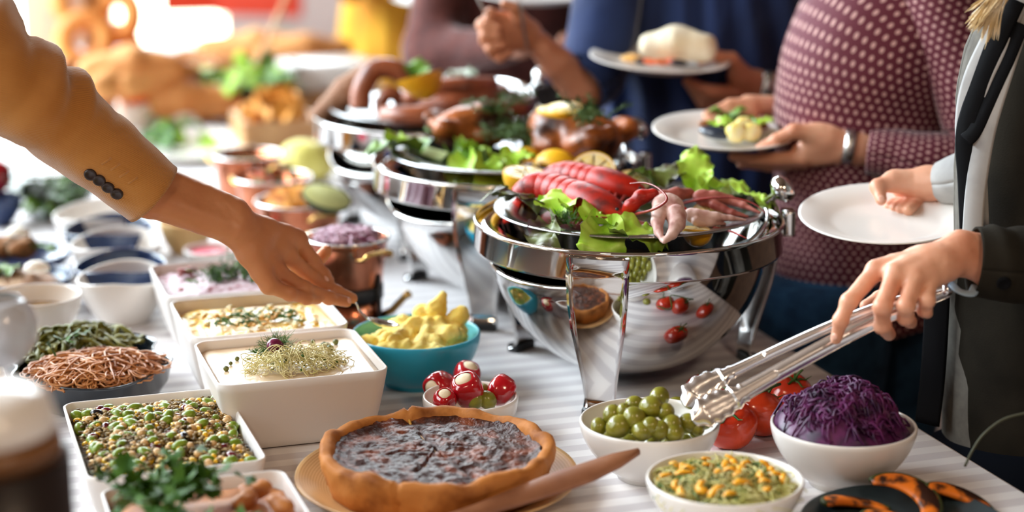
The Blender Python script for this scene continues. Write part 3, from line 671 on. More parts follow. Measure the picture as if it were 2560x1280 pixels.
QTOP = M('baked_quiche_top', srgb(58, 26, 18), .42, noise=(30, srgb(140, 70, 38), .48, .72), spec=.4, bump=(150, .9, .004))
CUST = M('custard', srgb(196, 146, 60), .5)
q = empty('quiche', (QC.x, QC.y, T+.0055), math.radians(8), 'round quiche with golden crust and dark glossy top', 'quiche')
def cw(r, z, a):
    if z > .03 and r > .10:
        k = .0020*math.sin(5*a+.4)+.0013*math.sin(11*a+1.7)+.0008*math.sin(19*a); z += k*1.3; r += .0018*math.sin(9*a+2)
    elif r > .1: r += .0022*math.sin(7*a+1)+.001*math.sin(17*a)
    return r, z
cut = [math.radians(x) for x in (100, 245, 178, 292)]
def crust_fn(r, z, a):
    r, z = cw(r, z, a)
    for c in cut[:2]:
        d = abs((a-c+PI) % (2*PI)-PI)
        if d < .03 and r > .12: r -= .004*(1-d/.03); z -= .006*(1-d/.03)*(z > .03)
    return r, z
cp = [(0, 0), (.118, 0), (.131, .001), (.1365, .006), (.139, .013), (.141, .020), (.143, .028), (.1445, .036), (.146, .046), (.1445, .052), (.140, .0548), (.134, .0545), (.129, .051), (.1265, .046), (.126, .040), (.12, .036), (0, .034)]
V, F = lathe(cp, 240, crust_fn); V = np.array(V); rr = np.hypot(V[:, 0], V[:, 1]); kk = (rr > .115)*(.0022*nz(V, 55, 3, 2)+.0012*nz(V, 160, 4, 2)); V[:, :2] *= (1+kk/np.maximum(rr, .01))[:, None]; V[:, 2] += (V[:, 2] > .03)*(rr > .125)*.0030*nz(V, 45, 9, 3)
ob('crust', mesh('crust', V, F, CRUST), q)
V, F = mound(.1305, .003, -.012, seg=110, rings=60, amp=.0036, sc=115, seed=21); V = np.array(V)
rr = np.hypot(V[:, 0], V[:, 1]); aa = np.arctan2(V[:, 1], V[:, 0])
top = np.arange(len(V)) < 110*61
for c in cut:
    dx = math.cos(c); dy = math.sin(c); along = V[:, 0]*dx+V[:, 1]*dy; off = np.abs(-V[:, 0]*dy+V[:, 1]*dx+.0018*np.sin(along*90))
    wd = .0026 if c in cut[:2] else .0016; gz = np.clip(1-off/wd, 0, 1)*(along > -.004)*top; V[:, 2] -= gz*.008
V[:, 2] += top*(.0055*np.clip((rr-.112)/.018, 0, 1)**1.5)
ob('filling', mesh('filling', V, F, QTOP), q, (0, 0, .043), label='dark browned glossy filling')
ob('cut_line', mesh('cut_line', *tube(smooth_path([(.001, -.004, .0385), (-.004, .03, .039), (-.013, .065, .040), (-.021, .10, .041), (-.0235, .126, .045)], 5), .0019, 6), CUST), q, label='pale custard showing in the cut')
ob('cut_line', mesh('cut_line', *tube(smooth_path([(.001, -.004, .0385), (-.012, -.028, .0388), (-.024, -.055, .0390)], 5), .0014, 6), CUST), q)
# ---- wooden spatula resting on the plate
def plank(path, widths, th, nrm=(0, 0, 1)):
    P = [Vector(p) for p in path]; V = []; F = []; n = len(P)
    for i in range(n):
        t = (P[min(i+1, n-1)]-P[max(i-1, 0)]).normalized(); s = Vector(nrm).cross(t).normalized(); u = t.cross(s)
        for (a, c) in ((-1, 0), (-.8, 1), (.8, 1), (1, 0), (.8, -1), (-.8, -1)): V.append(P[i]+s*a*widths[i]+u*c*th/2)
    for i in range(n-1):
        for k in range(6): F.append((i*6+k, i*6+(k+1) % 6, (i+1)*6+(k+1) % 6, (i+1)*6+k))
    F.append(tuple(range(5, -1, -1))); F.append(tuple((n-1)*6+k for k in range(6))); return V, F
sp_ = [at(1598, 1128, T+.072), at(1540, 1152, T+.064), at(1470, 1180, T+.056), at(1390, 1208, T+.048), at(1300, 1240, T+.040), at(1200, 1275, T+.034), at(1090, 1312, T+.030), at(960, 1356, T+.027)]
V, F = plank(sp_, [.003, .013, .0175, .0185, .0155, .0105, .009, .010], .007, (.1, -.35, 1))
ob('wooden_spatula', mesh('wooden_spatula', V, F, WOODD), None, label='dark wooden cake spatula resting on the bamboo plate', cat='spatula')
# ---- bean salad tray
ec = (at(150, 1000, T+.06)+at(545, 970, T+.06)+at(665, 1160, T+.06)+at(250, 1215, T+.06))/4
tray('shallow white tray of edamame bean salad in the left foreground', ec, .108, .150, .062, math.radians(18.5), 'shallow white trays', .86, .018)
ebase = ob('lentils', mesh('lentils', *mound(0, .020, -.006, hx=.100, hy=.142, amp=.004, sc=60, seed=5), M('brown_lentils', srgb(92, 74, 38), .5, noise=(120, srgb(140, 110, 60), .4, .65), bump=(200, 1, .004))), None, (ec.x, ec.y, T+.044), (0, 0, math.radians(18.5)), label='brown lentils under the edamame and corn', cat='lentils', kind='stuff')
mb = MB()
def ez(x, y): return .020*(1-max(abs(x)/.100, abs(y)/.142)**2)
for i in range(2600):
    x, y = random.uniform(-.096, .096), random.uniform(-.136, .136); mb.add(ico(random.uniform(.0018, .003), 1, (1.2, 1.1, .7)), Matrix.Translation((x, y, ez(x, y)+random.uniform(.003, .010))))
ob('quinoa', mb.me('quinoa', M('quinoa', srgb(170, 140, 84), .5, noise=(60, srgb(90, 70, 34), .4, .6))), None, (ec.x, ec.y, T+.044), (0, 0, math.radians(18.5)), label='tan cooked grains mixed through the bean salad', cat='grains', kind='stuff')
EDA = M('edamame', srgb(108, 130, 22), .35, noise=(50, srgb(134, 156, 44), .4, .7)); CHI = M('chickpea', srgb(226, 186, 130), .45, noise=(60, srgb(206, 160, 100), .4, .7))
CRN = M('corn', srgb(240, 190, 40), .3, coat=.2); CRB = M('cranberry', srgb(110, 14, 30), .25, noise=(60, srgb(66, 6, 18), .4, .6), coat=.4); BLB = M('black_bean', srgb(24, 18, 24), .25, coat=.4)
for (nm, sc, mt, n, lab, grp, s0) in [('edamame_bean', (.0115, .0078, .0066), EDA, 72, 'plump green edamame bean in the bean salad tray', 'edamame beans in the bean salad', 1), ('chickpea', (.0062, .0058, .0056), CHI, 90, 'round beige chickpea in the bean salad tray', 'chickpeas in the bean salad', 1),
                                 ('corn_kernel', (.0058, .0046, .0036), CRN, 150, 'yellow corn kernel in the bean salad tray', 'corn kernels in the bean salad', 1), ('cranberry', (.0085, .0065, .0055), CRB, 17, 'dark red dried cranberry in the bean salad tray', 'cranberries in the bean salad', 1), ('black_bean', (.0085, .006, .0055), BLB, 9, 'shiny black bean in the bean salad tray', 'black beans in the bean salad', 1)]:
    me = mesh(nm, *ico(1, 2, sc), mt); pts = []
    tries = 0
    while len(pts) < n and tries < 4000:
        tries += 1; x, y = random.uniform(-.094, .094), random.uniform(-.132, .134)
        if nm == 'edamame_bean' and random.random() < .35 and x-y*.3 > .02: continue
        if all((x-a)**2+(y-c)**2 > (sc[0]*1.25)**2 for a, c in pts):
            pts.append((x, y)); z = ez(x, y)+random.uniform(.003, .008)
            p = Vector((ec.x, ec.y, T+.044+z))+UX*x+UY*y
            ob(nm, me, None, p, (random.gauss(0, .4), random.gauss(0, .4), random.uniform(0, 6.28)), (random.uniform(.85, 1.12),)*3, label=lab, cat=nm.split('_')[-1], group=grp)
# ------------------------------------------------------------------ seafood platter
LOB = M('lobster_shell', srgb(182, 34, 16), .42, noise=(34, srgb(104, 34, 30), .48, .68), spec=.3, bump=(90, .25, .002))
LOBD = M('lobster_dark', srgb(150, 44, 34), .4, noise=(30, srgb(110, 40, 36), .4, .7), coat=.2)
CLAW = M('lobster_claw_pale', srgb(214, 178, 166), .5, noise=(24, srgb(150, 70, 62), .46, .72), spec=.3, bump=(80, .25, .002))
CLAWR = M('lobster_claw_pink', srgb(176, 104, 90), .5, noise=(22, srgb(120, 40, 32), .42, .7), spec=.3, bump=(80, .25, .002))
def pz(l, z=None): return [at(a[0], a[1], a[2] if len(a) > 2 else z) for a in l]
def lobster(label, axis, r, feel, claws):
    P = smooth_path(axis, 8); n = len(P); cum = [0]
    for i in range(1, n): cum.append(cum[-1]+(P[i]-P[i-1]).length)
    Lt = cum[-1]
    def pt(s): 
        s = min(max(s, 0), Lt*.9999); i = max(k for k in range(n) if cum[k] <= s); i = min(i, n-2)
        return P[i].lerp(P[i+1], (s-cum[i])/(cum[i+1]-cum[i]))
    root = empty('lobster', pt(Lt*.5), 0, label, 'lobster', 'boiled lobsters on the platter'); o = Vector(root.location)
    tl_ = .52
    for k in range(6):
        s0 = Lt*tl_*k/6; s1 = Lt*tl_*(k+1.22)/6; q = .74+.26*min(1, (k+1)/3.5)
        pts = [pt(s0+(s1-s0)*t)-o for t in (0, .12, .5, .85, 1)]; rr = [r*q*.95, r*q*.99, r*q*1.0, r*q*1.03, r*q*.97]
        ob('tail_segment', mesh('tail_segment', *tube(pts, rr, 18, True, .92), LOB), root)
    pts = [pt(Lt*(tl_-.03+(1.03-tl_)*t))-o for t in np.linspace(0, 1, 9)]
    ob('carapace', mesh('carapace', *tube(pts, [r*x for x in (.9, 1.05, 1.08, 1.06, 1.02, .93, .78, .52, .16)], 20, True, .95), LOB), root)
    d = (pt(Lt*.0)-pt(Lt*.1)).normalized(); f = pt(0)-o; sd = d.cross(Vector((0, 0, 1))).normalized()
    for k in range(5):
        a = (k-2)*.5; e = (d*math.cos(a)+sd*math.sin(a)-Vector((0, 0, .55))).normalized(); V, F = tube([f, f+e*r*.8, f+e*r*1.5, f+e*r*1.8], [r*.25, r*.42, r*.40, r*.15], 8, True, .3)
        ob('tail_fan_blade', mesh('tail_fan_blade', V, F, LOB), root)
    for fl in feel:
        q = smooth_path(pz(fl), 8); m_ = len(q); ob('antenna', mesh('antenna', *tube([x-o for x in q], list(np.linspace(.0023, .0008, m_)), 6), LOBD), root)
    hd = pt(Lt*.93)-o; fw = (pt(Lt)-pt(Lt*.9)).normalized(); sd = fw.cross(Vector((0, 0, 1))).normalized()
    for s in (-1, 1):
        ob('eye', mesh('eye', *ico(.0032, 2), BLACKM), root, hd+sd*s*r*.35+Vector((0, 0, r*.35)))
        for k in range(4):
            b0 = pt(Lt*(.60+.09*k))-o+sd*s*r*.7-Vector((0, 0, r*.35)); e = (sd*s+fw*(.5-.25*k))
            ob('leg', mesh('leg', *tube([b0, b0+e*.018+Vector((0, 0, .006)), b0+e*.034-Vector((0, 0, .002)), b0+e*.045-Vector((0, 0, .006))], [.003, .0026, .002, .0008], 6), LOBD), root)
    for (arm, palm, tips, mt, sq) in claws:
        A = [q-o for q in pz(arm)]; ob('claw_arm', mesh('claw_arm', *sdf(chain(A, [.008]+[.0095]*(len(A)-2)+[.008])+[('e', tuple(A[len(A)//2]), (.011, .010, .010))], .0022, .004, bumpy(.0008, 200)), LOB if mt is not CLAWR else CLAWR), root)
        C0, C1 = [q-o for q in pz(palm)]; ax = (C1-C0); u = ax.normalized(); nv = Vector((.05, -.55, .83)); sdv = u.cross(nv).normalized(); nn = sdv.cross(u)
        R3 = Matrix((u, sdv, nn)).transposed(); h = ax.length/2; wd = sq
        prs = [('e', tuple((C0+C1)/2), (max(h*1.15, wd*1.05), wd, wd*.6), R3)]
        for j, tp in enumerate(tips):
            t1 = [q-o for q in pz(tp)]; rr = list(np.linspace(wd*(.66 if j == 0 else .50), wd*.14, len(t1)))
            prs += chain(t1, rr)
            for kk in range(5):  # teeth along the gripping edge
                pass
        cl = ob('claw', mesh('claw', *sdf(prs, .0019, .004, bumpy(.0007, 160, 5)), mt), root)
    return root
def cx(x, y, z): return (1240+x/3.556, 380+y/3.556, z)
lobster('front red lobster with the big pale claw hanging over the platter rim', pz([cx(215, 400, 1.014), cx(330, 310, 1.030), cx(500, 320, 1.032), cx(720, 400, 1.030), cx(930, 485, 1.026), cx(1190, 590, 1.016)]), .0255,
        [[cx(1210, 560, 1.02), cx(1400, 510, 1.045), cx(1520, 420, 1.062), cx(1440, 320, 1.072), cx(1320, 275, 1.074), cx(1190, 280, 1.070)], [cx(930, 585, 1.02), cx(1030, 590, 1.018), cx(1140, 630, 1.012)], [cx(1930, 672, 1.006), cx(2080, 705, 1.005), cx(2160, 735, 1.008), cx(2230, 770, 1.004)]],
        [([cx(1120, 560, 1.018), cx(1200, 480, 1.034), cx(1290, 400, 1.046), cx(1400, 375, 1.050)], [cx(1470, 410, 1.046), cx(1590, 560, 1.028)], [[cx(1600, 560, 1.030), cx(1610, 640, 1.022), cx(1565, 730, 1.013), cx(1495, 800, 1.006)], [cx(1450, 530, 1.034), cx(1435, 620, 1.024), cx(1445, 710, 1.014), cx(1478, 785, 1.007)]], CLAW, .0225),
         ([cx(1150, 610, 1.008), cx(1220, 660, 1.006), cx(1300, 665, 1.006)], [cx(1290, 665, 1.007), cx(1380, 690, 1.006)], [[cx(1380, 690, 1.006), cx(1440, 720, 1.004)]], CLAWR, .010)])
lobster('rear red lobster lying behind, its claws pointing right', pz([cx(470, 250, 1.012), cx(560, 205, 1.024), cx(720, 215, 1.028), cx(920, 265, 1.027), cx(1120, 320, 1.024), cx(1370, 385, 1.016)]), .0235,
        [[cx(1640, 460, 1.020), cx(1850, 415, 1.03), cx(2080, 405, 1.034), cx(2280, 455, 1.028), cx(2400, 545, 1.016)]],
        [([cx(1360, 400, 1.02), cx(1480, 400, 1.03), cx(1600, 380, 1.032), cx(1720, 370, 1.030)], [cx(1760, 390, 1.030), cx(1960, 430, 1.024)], [[cx(1940, 400, 1.028), cx(2080, 430, 1.022), cx(2200, 475, 1.018), cx(2345, 540, 1.012)], [cx(1940, 470, 1.020), cx(2100, 540, 1.012), cx(2240, 575, 1.008)]], CLAWR, .0150),
         ([cx(1560, 520, 1.014), cx(1640, 540, 1.02)], [cx(1680, 550, 1.022), cx(1830, 575, 1.018)], [[cx(1800, 560, 1.021), cx(1950, 575, 1.019), cx(2090, 590, 1.016), cx(2220, 604, 1.013)], [cx(1780, 620, 1.014), cx(1900, 640, 1.010), cx(2040, 640, 1.008)]], CLAW, .0130)])
PITH = M('citrus_pith', srgb(250, 232, 196), .5)
def lemon_half(px, py, z, R, nrm, label, elong=1.15, flesh=LFLESH, group='lemon halves on the seafood platter', wedge=False, cat='lemon'):
    p = at(px, py, z); o = empty('lemon_half' if not wedge else 'lemon_wedge', p, 0, label, cat, group); o.rotation_euler = Vector(nrm).to_track_quat('Z', 'Y').to_euler()
    if wedge:
        V = []; F = []; n = 14; mth = 9
        for i in range(n+1):
            a = PI*i/n
            for j in range(mth+1):
                b = -.6+1.2*j/mth; V.append((-R*elong*math.cos(a), R*math.sin(a)*math.sin(b), R*math.sin(a)*math.cos(b)-R*.5))
        for i in range(n):
            for j in range(mth): F.append((i*(mth+1)+j, (i+1)*(mth+1)+j, (i+1)*(mth+1)+j+1, i*(mth+1)+j+1))
        ob('rind', mesh('rind', V, F, LEMON), o)
        V2 = [(-R*elong*.98*math.cos(PI*i/n), R*math.sin(PI*i/n)*s*math.sin(.58)*.97, R*math.sin(PI*i/n)*math.cos(.58)*.97-R*.5) for s in (-1, 1) for i in range(n+1)]+[(-R*elong*.98*math.cos(PI*i/n), 0, -R*.5) for i in range(n+1)]
        F2 = [(k*(n+1)+i, k*(n+1)+i+1, 2*(n+1)+i+1, 2*(n+1)+i) for k in (0, 1) for i in range(n)]
        ob('flesh', mesh('flesh', V2, F2, flesh), o); return o
    pr = [(R*math.cos(PI/2*i/10), -R*elong*math.sin(PI/2*i/10)) for i in range(11)][::-1]+[(R*.99, .001), (R*.97, .0012), (R*.93, .0004)]
    ob('rind', mesh('rind', *lathe(pr, 28), LEMON), o)
    ob('pith', mesh('pith', *lathe([(R*.95, .0006), (R*.86, .0010), (R*.80, -.0004)], 28), PITH), o)
    for k in range(8):
        a0 = 2*PI*k/8+.05; a1 = 2*PI*(k+1)/8-.05; am = (a0+a1)/2; V = [(R*.08*math.cos(am), R*.08*math.sin(am), .0006)]+[(R*.87*math.cos(a0+(a1-a0)*j/4), R*.87*math.sin(a0+(a1-a0)*j/4), .0009) for j in range(5)]+[(R*.5*math.cos(am), R*.5*math.sin(am), .0022)]
        ob('segment', mesh('segment', V, [(0, 1, 6), (1, 2, 6), (2, 3, 6), (3, 4, 6), (4, 5, 6), (5, 0, 6)], flesh), o)
    ob('core', mesh('core', *lathe([(R*.1, .0008), (0, .0010)], 10), PITH), o); return o
lemon_half(1312, 432, 1.024, .034, (.10, -.12, 1), 'lemon half lying cut side up at the left back of the seafood platter')
lemon_half(1482, 430, 1.026, .036, (-.1, -.75, .62), 'lemon half leaning with its cut face forward behind the lobsters')
lemon_half(1585, 450, 1.016, .026, (.15, -.35, .9), 'pale lemon half behind the rear lobster tail end')
lemon_half(1333, 497, 1.010, .0165, (-.5, -.2, .8), 'small lemon piece tucked behind the dark lettuce', group='small lemon pieces on the seafood platter')
lemon_half(1770, 528, 1.010, .022, (-.1, -.5, .85), 'lemon slice lying between the right-pointing lobster claws')
lemon_half(1745, 572, 1.006, .022, (.05, .1, 1), 'lemon half lying under the pale claws at the platter front')
def lettuce(px, py, z, L_, W, ruff, mat, rot, label, group, seed, tilt=0, roll=0, bend=.7, par=None, lob=0):
    V, F = leaf_sheet(L_, W, ruff, seed, 26, 17, bend, lob)
    return ob('lettuce_leaf', mesh('lettuce_leaf', V, F, mat), None, at(px, py, z), Euler((roll, tilt, rot)), label=label, cat='lettuce', group=group)
REDL = M('red_leaf_lettuce', srgb(92, 100, 40), .45, noise=(26, srgb(66, 40, 44), .48, .62))
GS = 'lettuce leaves on the seafood platter'
for i, (px, py, z, l, w, mt, rot, tl2, rl, lab) in enumerate([
    (1345, 540, 1.004, .070, .050, REDL, 2.3, -.75, .3, 'dark red-edged lettuce leaf at the left rim of the platter'),
    (1375, 560, 1.006, .045, .040, REDL, -2.0, .2, .4, 'curled dark lettuce leaf hanging over the left platter rim'),
    (1400, 545, 1.008, .060, .050, LET1, 1.7, -.8, -.2, 'pale green frilly lettuce leaf standing in front of the tail'),
    (1440, 560, 1.004, .055, .050, LET1, 1.2, -.6, .3, 'light green lettuce leaf beside the dill at the platter front'),
    (1470, 570, 1.004, .060, .055, LET1, .3, -.5, .2, 'bright green lettuce leaf spreading along the platter front'),
    (1500, 565, 1.010, .060, .050, LET1, -1.5, .35, -.2, 'bright green lettuce leaf folding down over the platter rim'),
    (1525, 580, 1.004, .065, .040, LET1, -.15, -.2, .4, 'light lettuce leaf pointing towards the big claw'),
    (1660, 470, 1.010, .055, .050, REDL, 1.2, -.8, 0, 'dark rounded lettuce leaf behind the rear lobster'),
    (1640, 468, 1.008, .045, .045, LET2, 1.9, -.7, .3, 'deep green lettuce leaf behind the pale claw'),
    (1735, 480, 1.006, .070, .040, LET1, 1.4, -1.15, .1, 'tall frilly lettuce leaf sticking up at the back rim'),
    (1770, 490, 1.004, .060, .050, LET1, .5, -.55, .2, 'frilly green lettuce leaf along the back right rim'),
    (1810, 500, 1.004, .060, .050, LET1, -.1, -.45, -.1, 'frilly green lettuce leaf nearest the lid knob')]):
    lettuce(px, py, z+.004, l*1.22, w*1.35, .0085, mt, rot, lab, GS, 40+i, tl2, rl)
mb = MB(); dill(mb, at(1410, 560, 1.012), .030, 24, 1.1); ob('dill_sprig', mb.me('dill_sprig', PARS), None, label='dill sprig among the lettuce on the seafood platter', cat='dill')
# ------------------------------------------------------------------ roast chickens
CHK = M('roast_chicken_skin', srgb(170, 92, 38), .36, noise=(13, srgb(44, 20, 10), .42, .62), spec=.35, bump=(60, .4, .004))
def chicken(px, py, z, s, rz, label):
    p = at(px, py, z); prs = [('e', (0, 0, 0), (.075, .050, .044)), ('e', (.028, 0, .012), (.046, .040, .036)), ('e', (-.045, 0, -.006), (.036, .036, .030))]
    for sg in (-1, 1):
        prs += chain([(-.028, .040*sg, -.008), (-.066, .052*sg, .008), (-.078, .034*sg, .014)], [.025, .018, .010]); prs += chain([(.030, .046*sg, .0), (.005, .058*sg, -.008), (.034, .056*sg, -.018)], [.015, .011, .008])
        prs += [('e', (-.085, .030*sg, .017), (.010, .009, .009))]
    prs += [('y', (.024, 0, .056), (.06, .003, .010), None, .012)]
    r = empty('roast_chicken', p, rz, label, 'chicken', 'roast chickens on the middle platter'); V, F = sdf(prs, .004, .014, bumpy(.0016, 70, 2)); ob('body', mesh('body', V*s, F, CHK), r); return r
chicken(1185, 318, 1.030, .90, .2, 'left roast chicken on the middle chafing dish')
chicken(1432, 338, 1.038, 1.06, 2.6, 'right darker roast chicken topped with lemon slices')
for i, (px, py, z, lab) in enumerate([(1388, 285, 1.088, 'lemon slice lying on the right roast chicken'), (1410, 276, 1.094, 'upper lemon slice on the right roast chicken')]):
    r = empty('lemon_slice', at(px, py, z), .4*i, lab, 'lemon', 'lemon slices on the chicken'); r.rotation_euler = (.12, .1-.2*i, .3)
    ob('rind', mesh('rind', *lathe([(.029, 0), (.031, .001), (.031, .005), (.029, .006)], 28, close=True), LEMON), r); ob('flesh', mesh('flesh', *lathe([(0, 0), (.0295, .0002), (.0295, .0058), (0, .006)], 28), LFLESH), r)
def rosemary(px, py, z, n, sp_, label, l=.05):
    mb = MB(); c = at(px, py, z)
    for i in range(n):
        a = random.uniform(0, 6.28); herb_sprig(mb, c+Vector((random.gauss(0, sp_), random.gauss(0, sp_*.7), random.gauss(0, .004))), (math.cos(a), math.sin(a), random.uniform(-.1, .7)), l*random.uniform(.6, 1.2), 14, .011, .22)
    ob('rosemary', mb.me('rosemary', M('rosemary_green', srgb(66, 92, 50), .55, spec=.2, noise=(40, srgb(100, 124, 78), .4, .7))), None, label=label, cat='rosemary', group='rosemary bunches on the chickens')
rosemary(1232, 275, 1.070, 12, .016, 'rosemary sprigs on top of the left roast chicken'); rosemary(1480, 298, 1.090, 16, .018, 'rosemary sprigs on top of the right roast chicken')
rosemary(1310, 345, 1.028, 46, .026, 'rosemary heaped between the two roast chickens'); rosemary(1355, 372, 1.010, 26, .022, 'rosemary in front of the right roast chicken', .04)
for i, (px, py, z, R, nr, w_, lab) in enumerate([(1318, 393, 1.012, .026, (.3, -.6, .6), True, 'orange wedge standing before the rosemary'), (1385, 405, 1.012, .034, (-.2, -.5, .8), True, 'large orange wedge lying under the right chicken'), (1455, 400, 1.006, .028, (.3, -.4, .9), True, 'orange wedge beside the right chicken'), (1275, 395, 1.004, .020, (0, -.4, .9), True, 'small orange wedge by the front lettuce')]):
    lemon_half(px, py, z, R, nr, lab, flesh=M('orange_flesh', srgb(240, 160, 40), .35, noise=(50, srgb(214, 120, 24), .4, .7)), group='orange wedges on the chicken platter', wedge=w_, cat='orange')
GC = 'greens on the chicken platter'
for i, (px, py, z, l, w, mt, rot, tl2, rl, lab) in enumerate([
    (1050, 385, 1.004, .075, .060, LET2, 2.8, -.55, .2, 'broad dark green leaf at the left rim of the chicken platter'), (975, 372, 1.002, .060, .050, LET1, .4, -.45, .3, 'leftmost bright green leaf over the platter rim'),
    (1090, 350, 1.010, .06, .05, LET2, 1.2, -.3, 0, 'dark green leaf beside the left chicken'), (1130, 385, 1.004, .055, .050, LET2, -.8, -.2, .1, 'green leaf below the left chicken'),
    (1170, 400, 1.002, .060, .045, LET1, -1.9, .25, .2, 'frilly pale lettuce leaf hanging over the chafer front'), (1210, 408, 1.004, .065, .050, LET1, -1.2, .35, -.2, 'pale lettuce leaf drooping towards the front chafer'),
    (1245, 400, 1.006, .055, .045, LET1, -.5, .1, .2, 'pale lettuce leaf beside the orange wedges'), (1150, 375, 1.01, .05, .045, LET1, .5, -.3, 0, 'yellow green lettuce leaf under the left chicken'), (1290, 415, 1.01, .04, .04, LET1, 1.2, -.8, 0, 'upright lettuce tip behind the lemon half')]):
    lettuce(px, py, z+.004, l*1.15, w*1.25, .0075, mt, rot, lab, GC, 70+i, tl2, rl)
CUK = M('cucumber_flesh', srgb(206, 222, 160), .35); CUS = M('cucumber_skin', srgb(70, 120, 40), .4)
r = empty('cucumber_stick', at(1072, 380, 1.006), 0, 'long pale cucumber stick on the chicken platter', 'cucumber'); r.rotation_euler = (.5, .1, -.65)
ob('skin', mesh('skin', *stack([[(x, math.cos(a)*.011, math.sin(a)*.011-.002) for a in np.linspace(PI, 2*PI, 9)] for x in (-.035, .035)], True, True), CUS), r); ob('flesh', mesh('flesh', *box(.069, .020, .003, (0, 0, -.001)), CUK, False), r)
# ------------------------------------------------------------------ coiled sausage platter
SAU = M('grilled_sausage', srgb(156, 84, 50), .38, noise=(16, srgb(84, 36, 20), .42, .68), coat=.1)
def coil(px, py, z, pts, rad, label):
    c = at(px, py, z); ob('sausage', mesh('sausage', *tube(smooth_path(pts, 8), rad, 16), SAU), None, c, label=label, cat='sausage', group='coiled sausages on the far platter')
coil(985, 262, 1.014, [(-.062, -.02, -.006), (-.060, -.01, .030), (-.035, 0, .066), (.005, .002, .066), (.034, 0, .036), (.040, -.005, -.004)], .020, 'thick sausage loop standing up at the left of the far platter')
coil(985, 272, 1.006, [(-.020, -.03, -.004), (-.022, -.026, .016), (-.006, -.022, .034), (.012, -.022, .020), (.014, -.026, -.004)], .013, 'small inner sausage loop inside the standing loop')
sp2 = [(.10*math.cos(a)*(1-a/22), .085*math.sin(a)*(1-a/22), .004+a*.0025) for a in np.linspace(.3, 12, 26)]
coil(1160, 262, 1.018, sp2, .019, 'flat spiral of brown sausage at the right of the far platter')
coil(1060, 285, 1.012, [(-.07, -.02, 0), (-.03, -.05, .004), (.03, -.05, .006), (.08, -.03, .004), (.10, .02, 0)], .020, 'sausage lying across the front of the far platter')
coil(1100, 262, 1.022, [(-.06, .0, .01), (-.01, -.02, .03), (.05, -.02, .036), (.10, .01, .03)], .021, 'sausage bridging from the loop to the flat spiral')
coil(1240, 268, 1.012, [(-.06, -.05, 0), (-.01, -.07, .004), (.04, -.05, .006), (.06, .0, .004), (.05, .05, 0)], .019, 'curved sausage along the right rim of the far platter')
lemon_half(1062, 205, 1.082, .050, (.80, -.45, -.25), 'bright lemon wedge standing on the coiled sausage', wedge=True, group='lemon wedge on the sausage platter')
r = MB(); V, F = sdf(chain([(-.075, 0, -.05), (-.02, 0, .0), (.035, .0, .045)], [.020, .027, .022]), .004, .01, bumpy(.001, 60)); r.add((V, [tuple(f) for f in F]))
ob('bread_stick', r.me('bread_stick', M('dark_bread', srgb(150, 104, 74), .7, noise=(20, srgb(196, 160, 130), .45, .7))), None, at(893, 228, 1.035), (0, 0, .1), label='thick brown sausage end leaning at the far left rim', cat='sausage')
for i, (px, py, z, mt, rot, tl2, lab) in enumerate([(1040, 200, 1.07, LET2, 1.4, -1.0, 'dark green leaf behind the lemon wedge'), (1140, 205, 1.065, M('white_leek', srgb(220, 226, 210), .45, noise=(20, srgb(130, 160, 120), .45, .65)), 1.0, -.7, 'white green onion top on the coiled sausage'), (1170, 205, 1.065, MATS['white_leek'], 2.2, -.6, 'white onion leaf beside the pale onion top'), (1190, 225, 1.05, LET2, .2, -.3, 'green leaf behind the flat sausage spiral')]):
    lettuce(px, py, z, .06, .05, .006, mt, rot, lab, 'greens on the sausage platter', 90+i, tl2, .1)
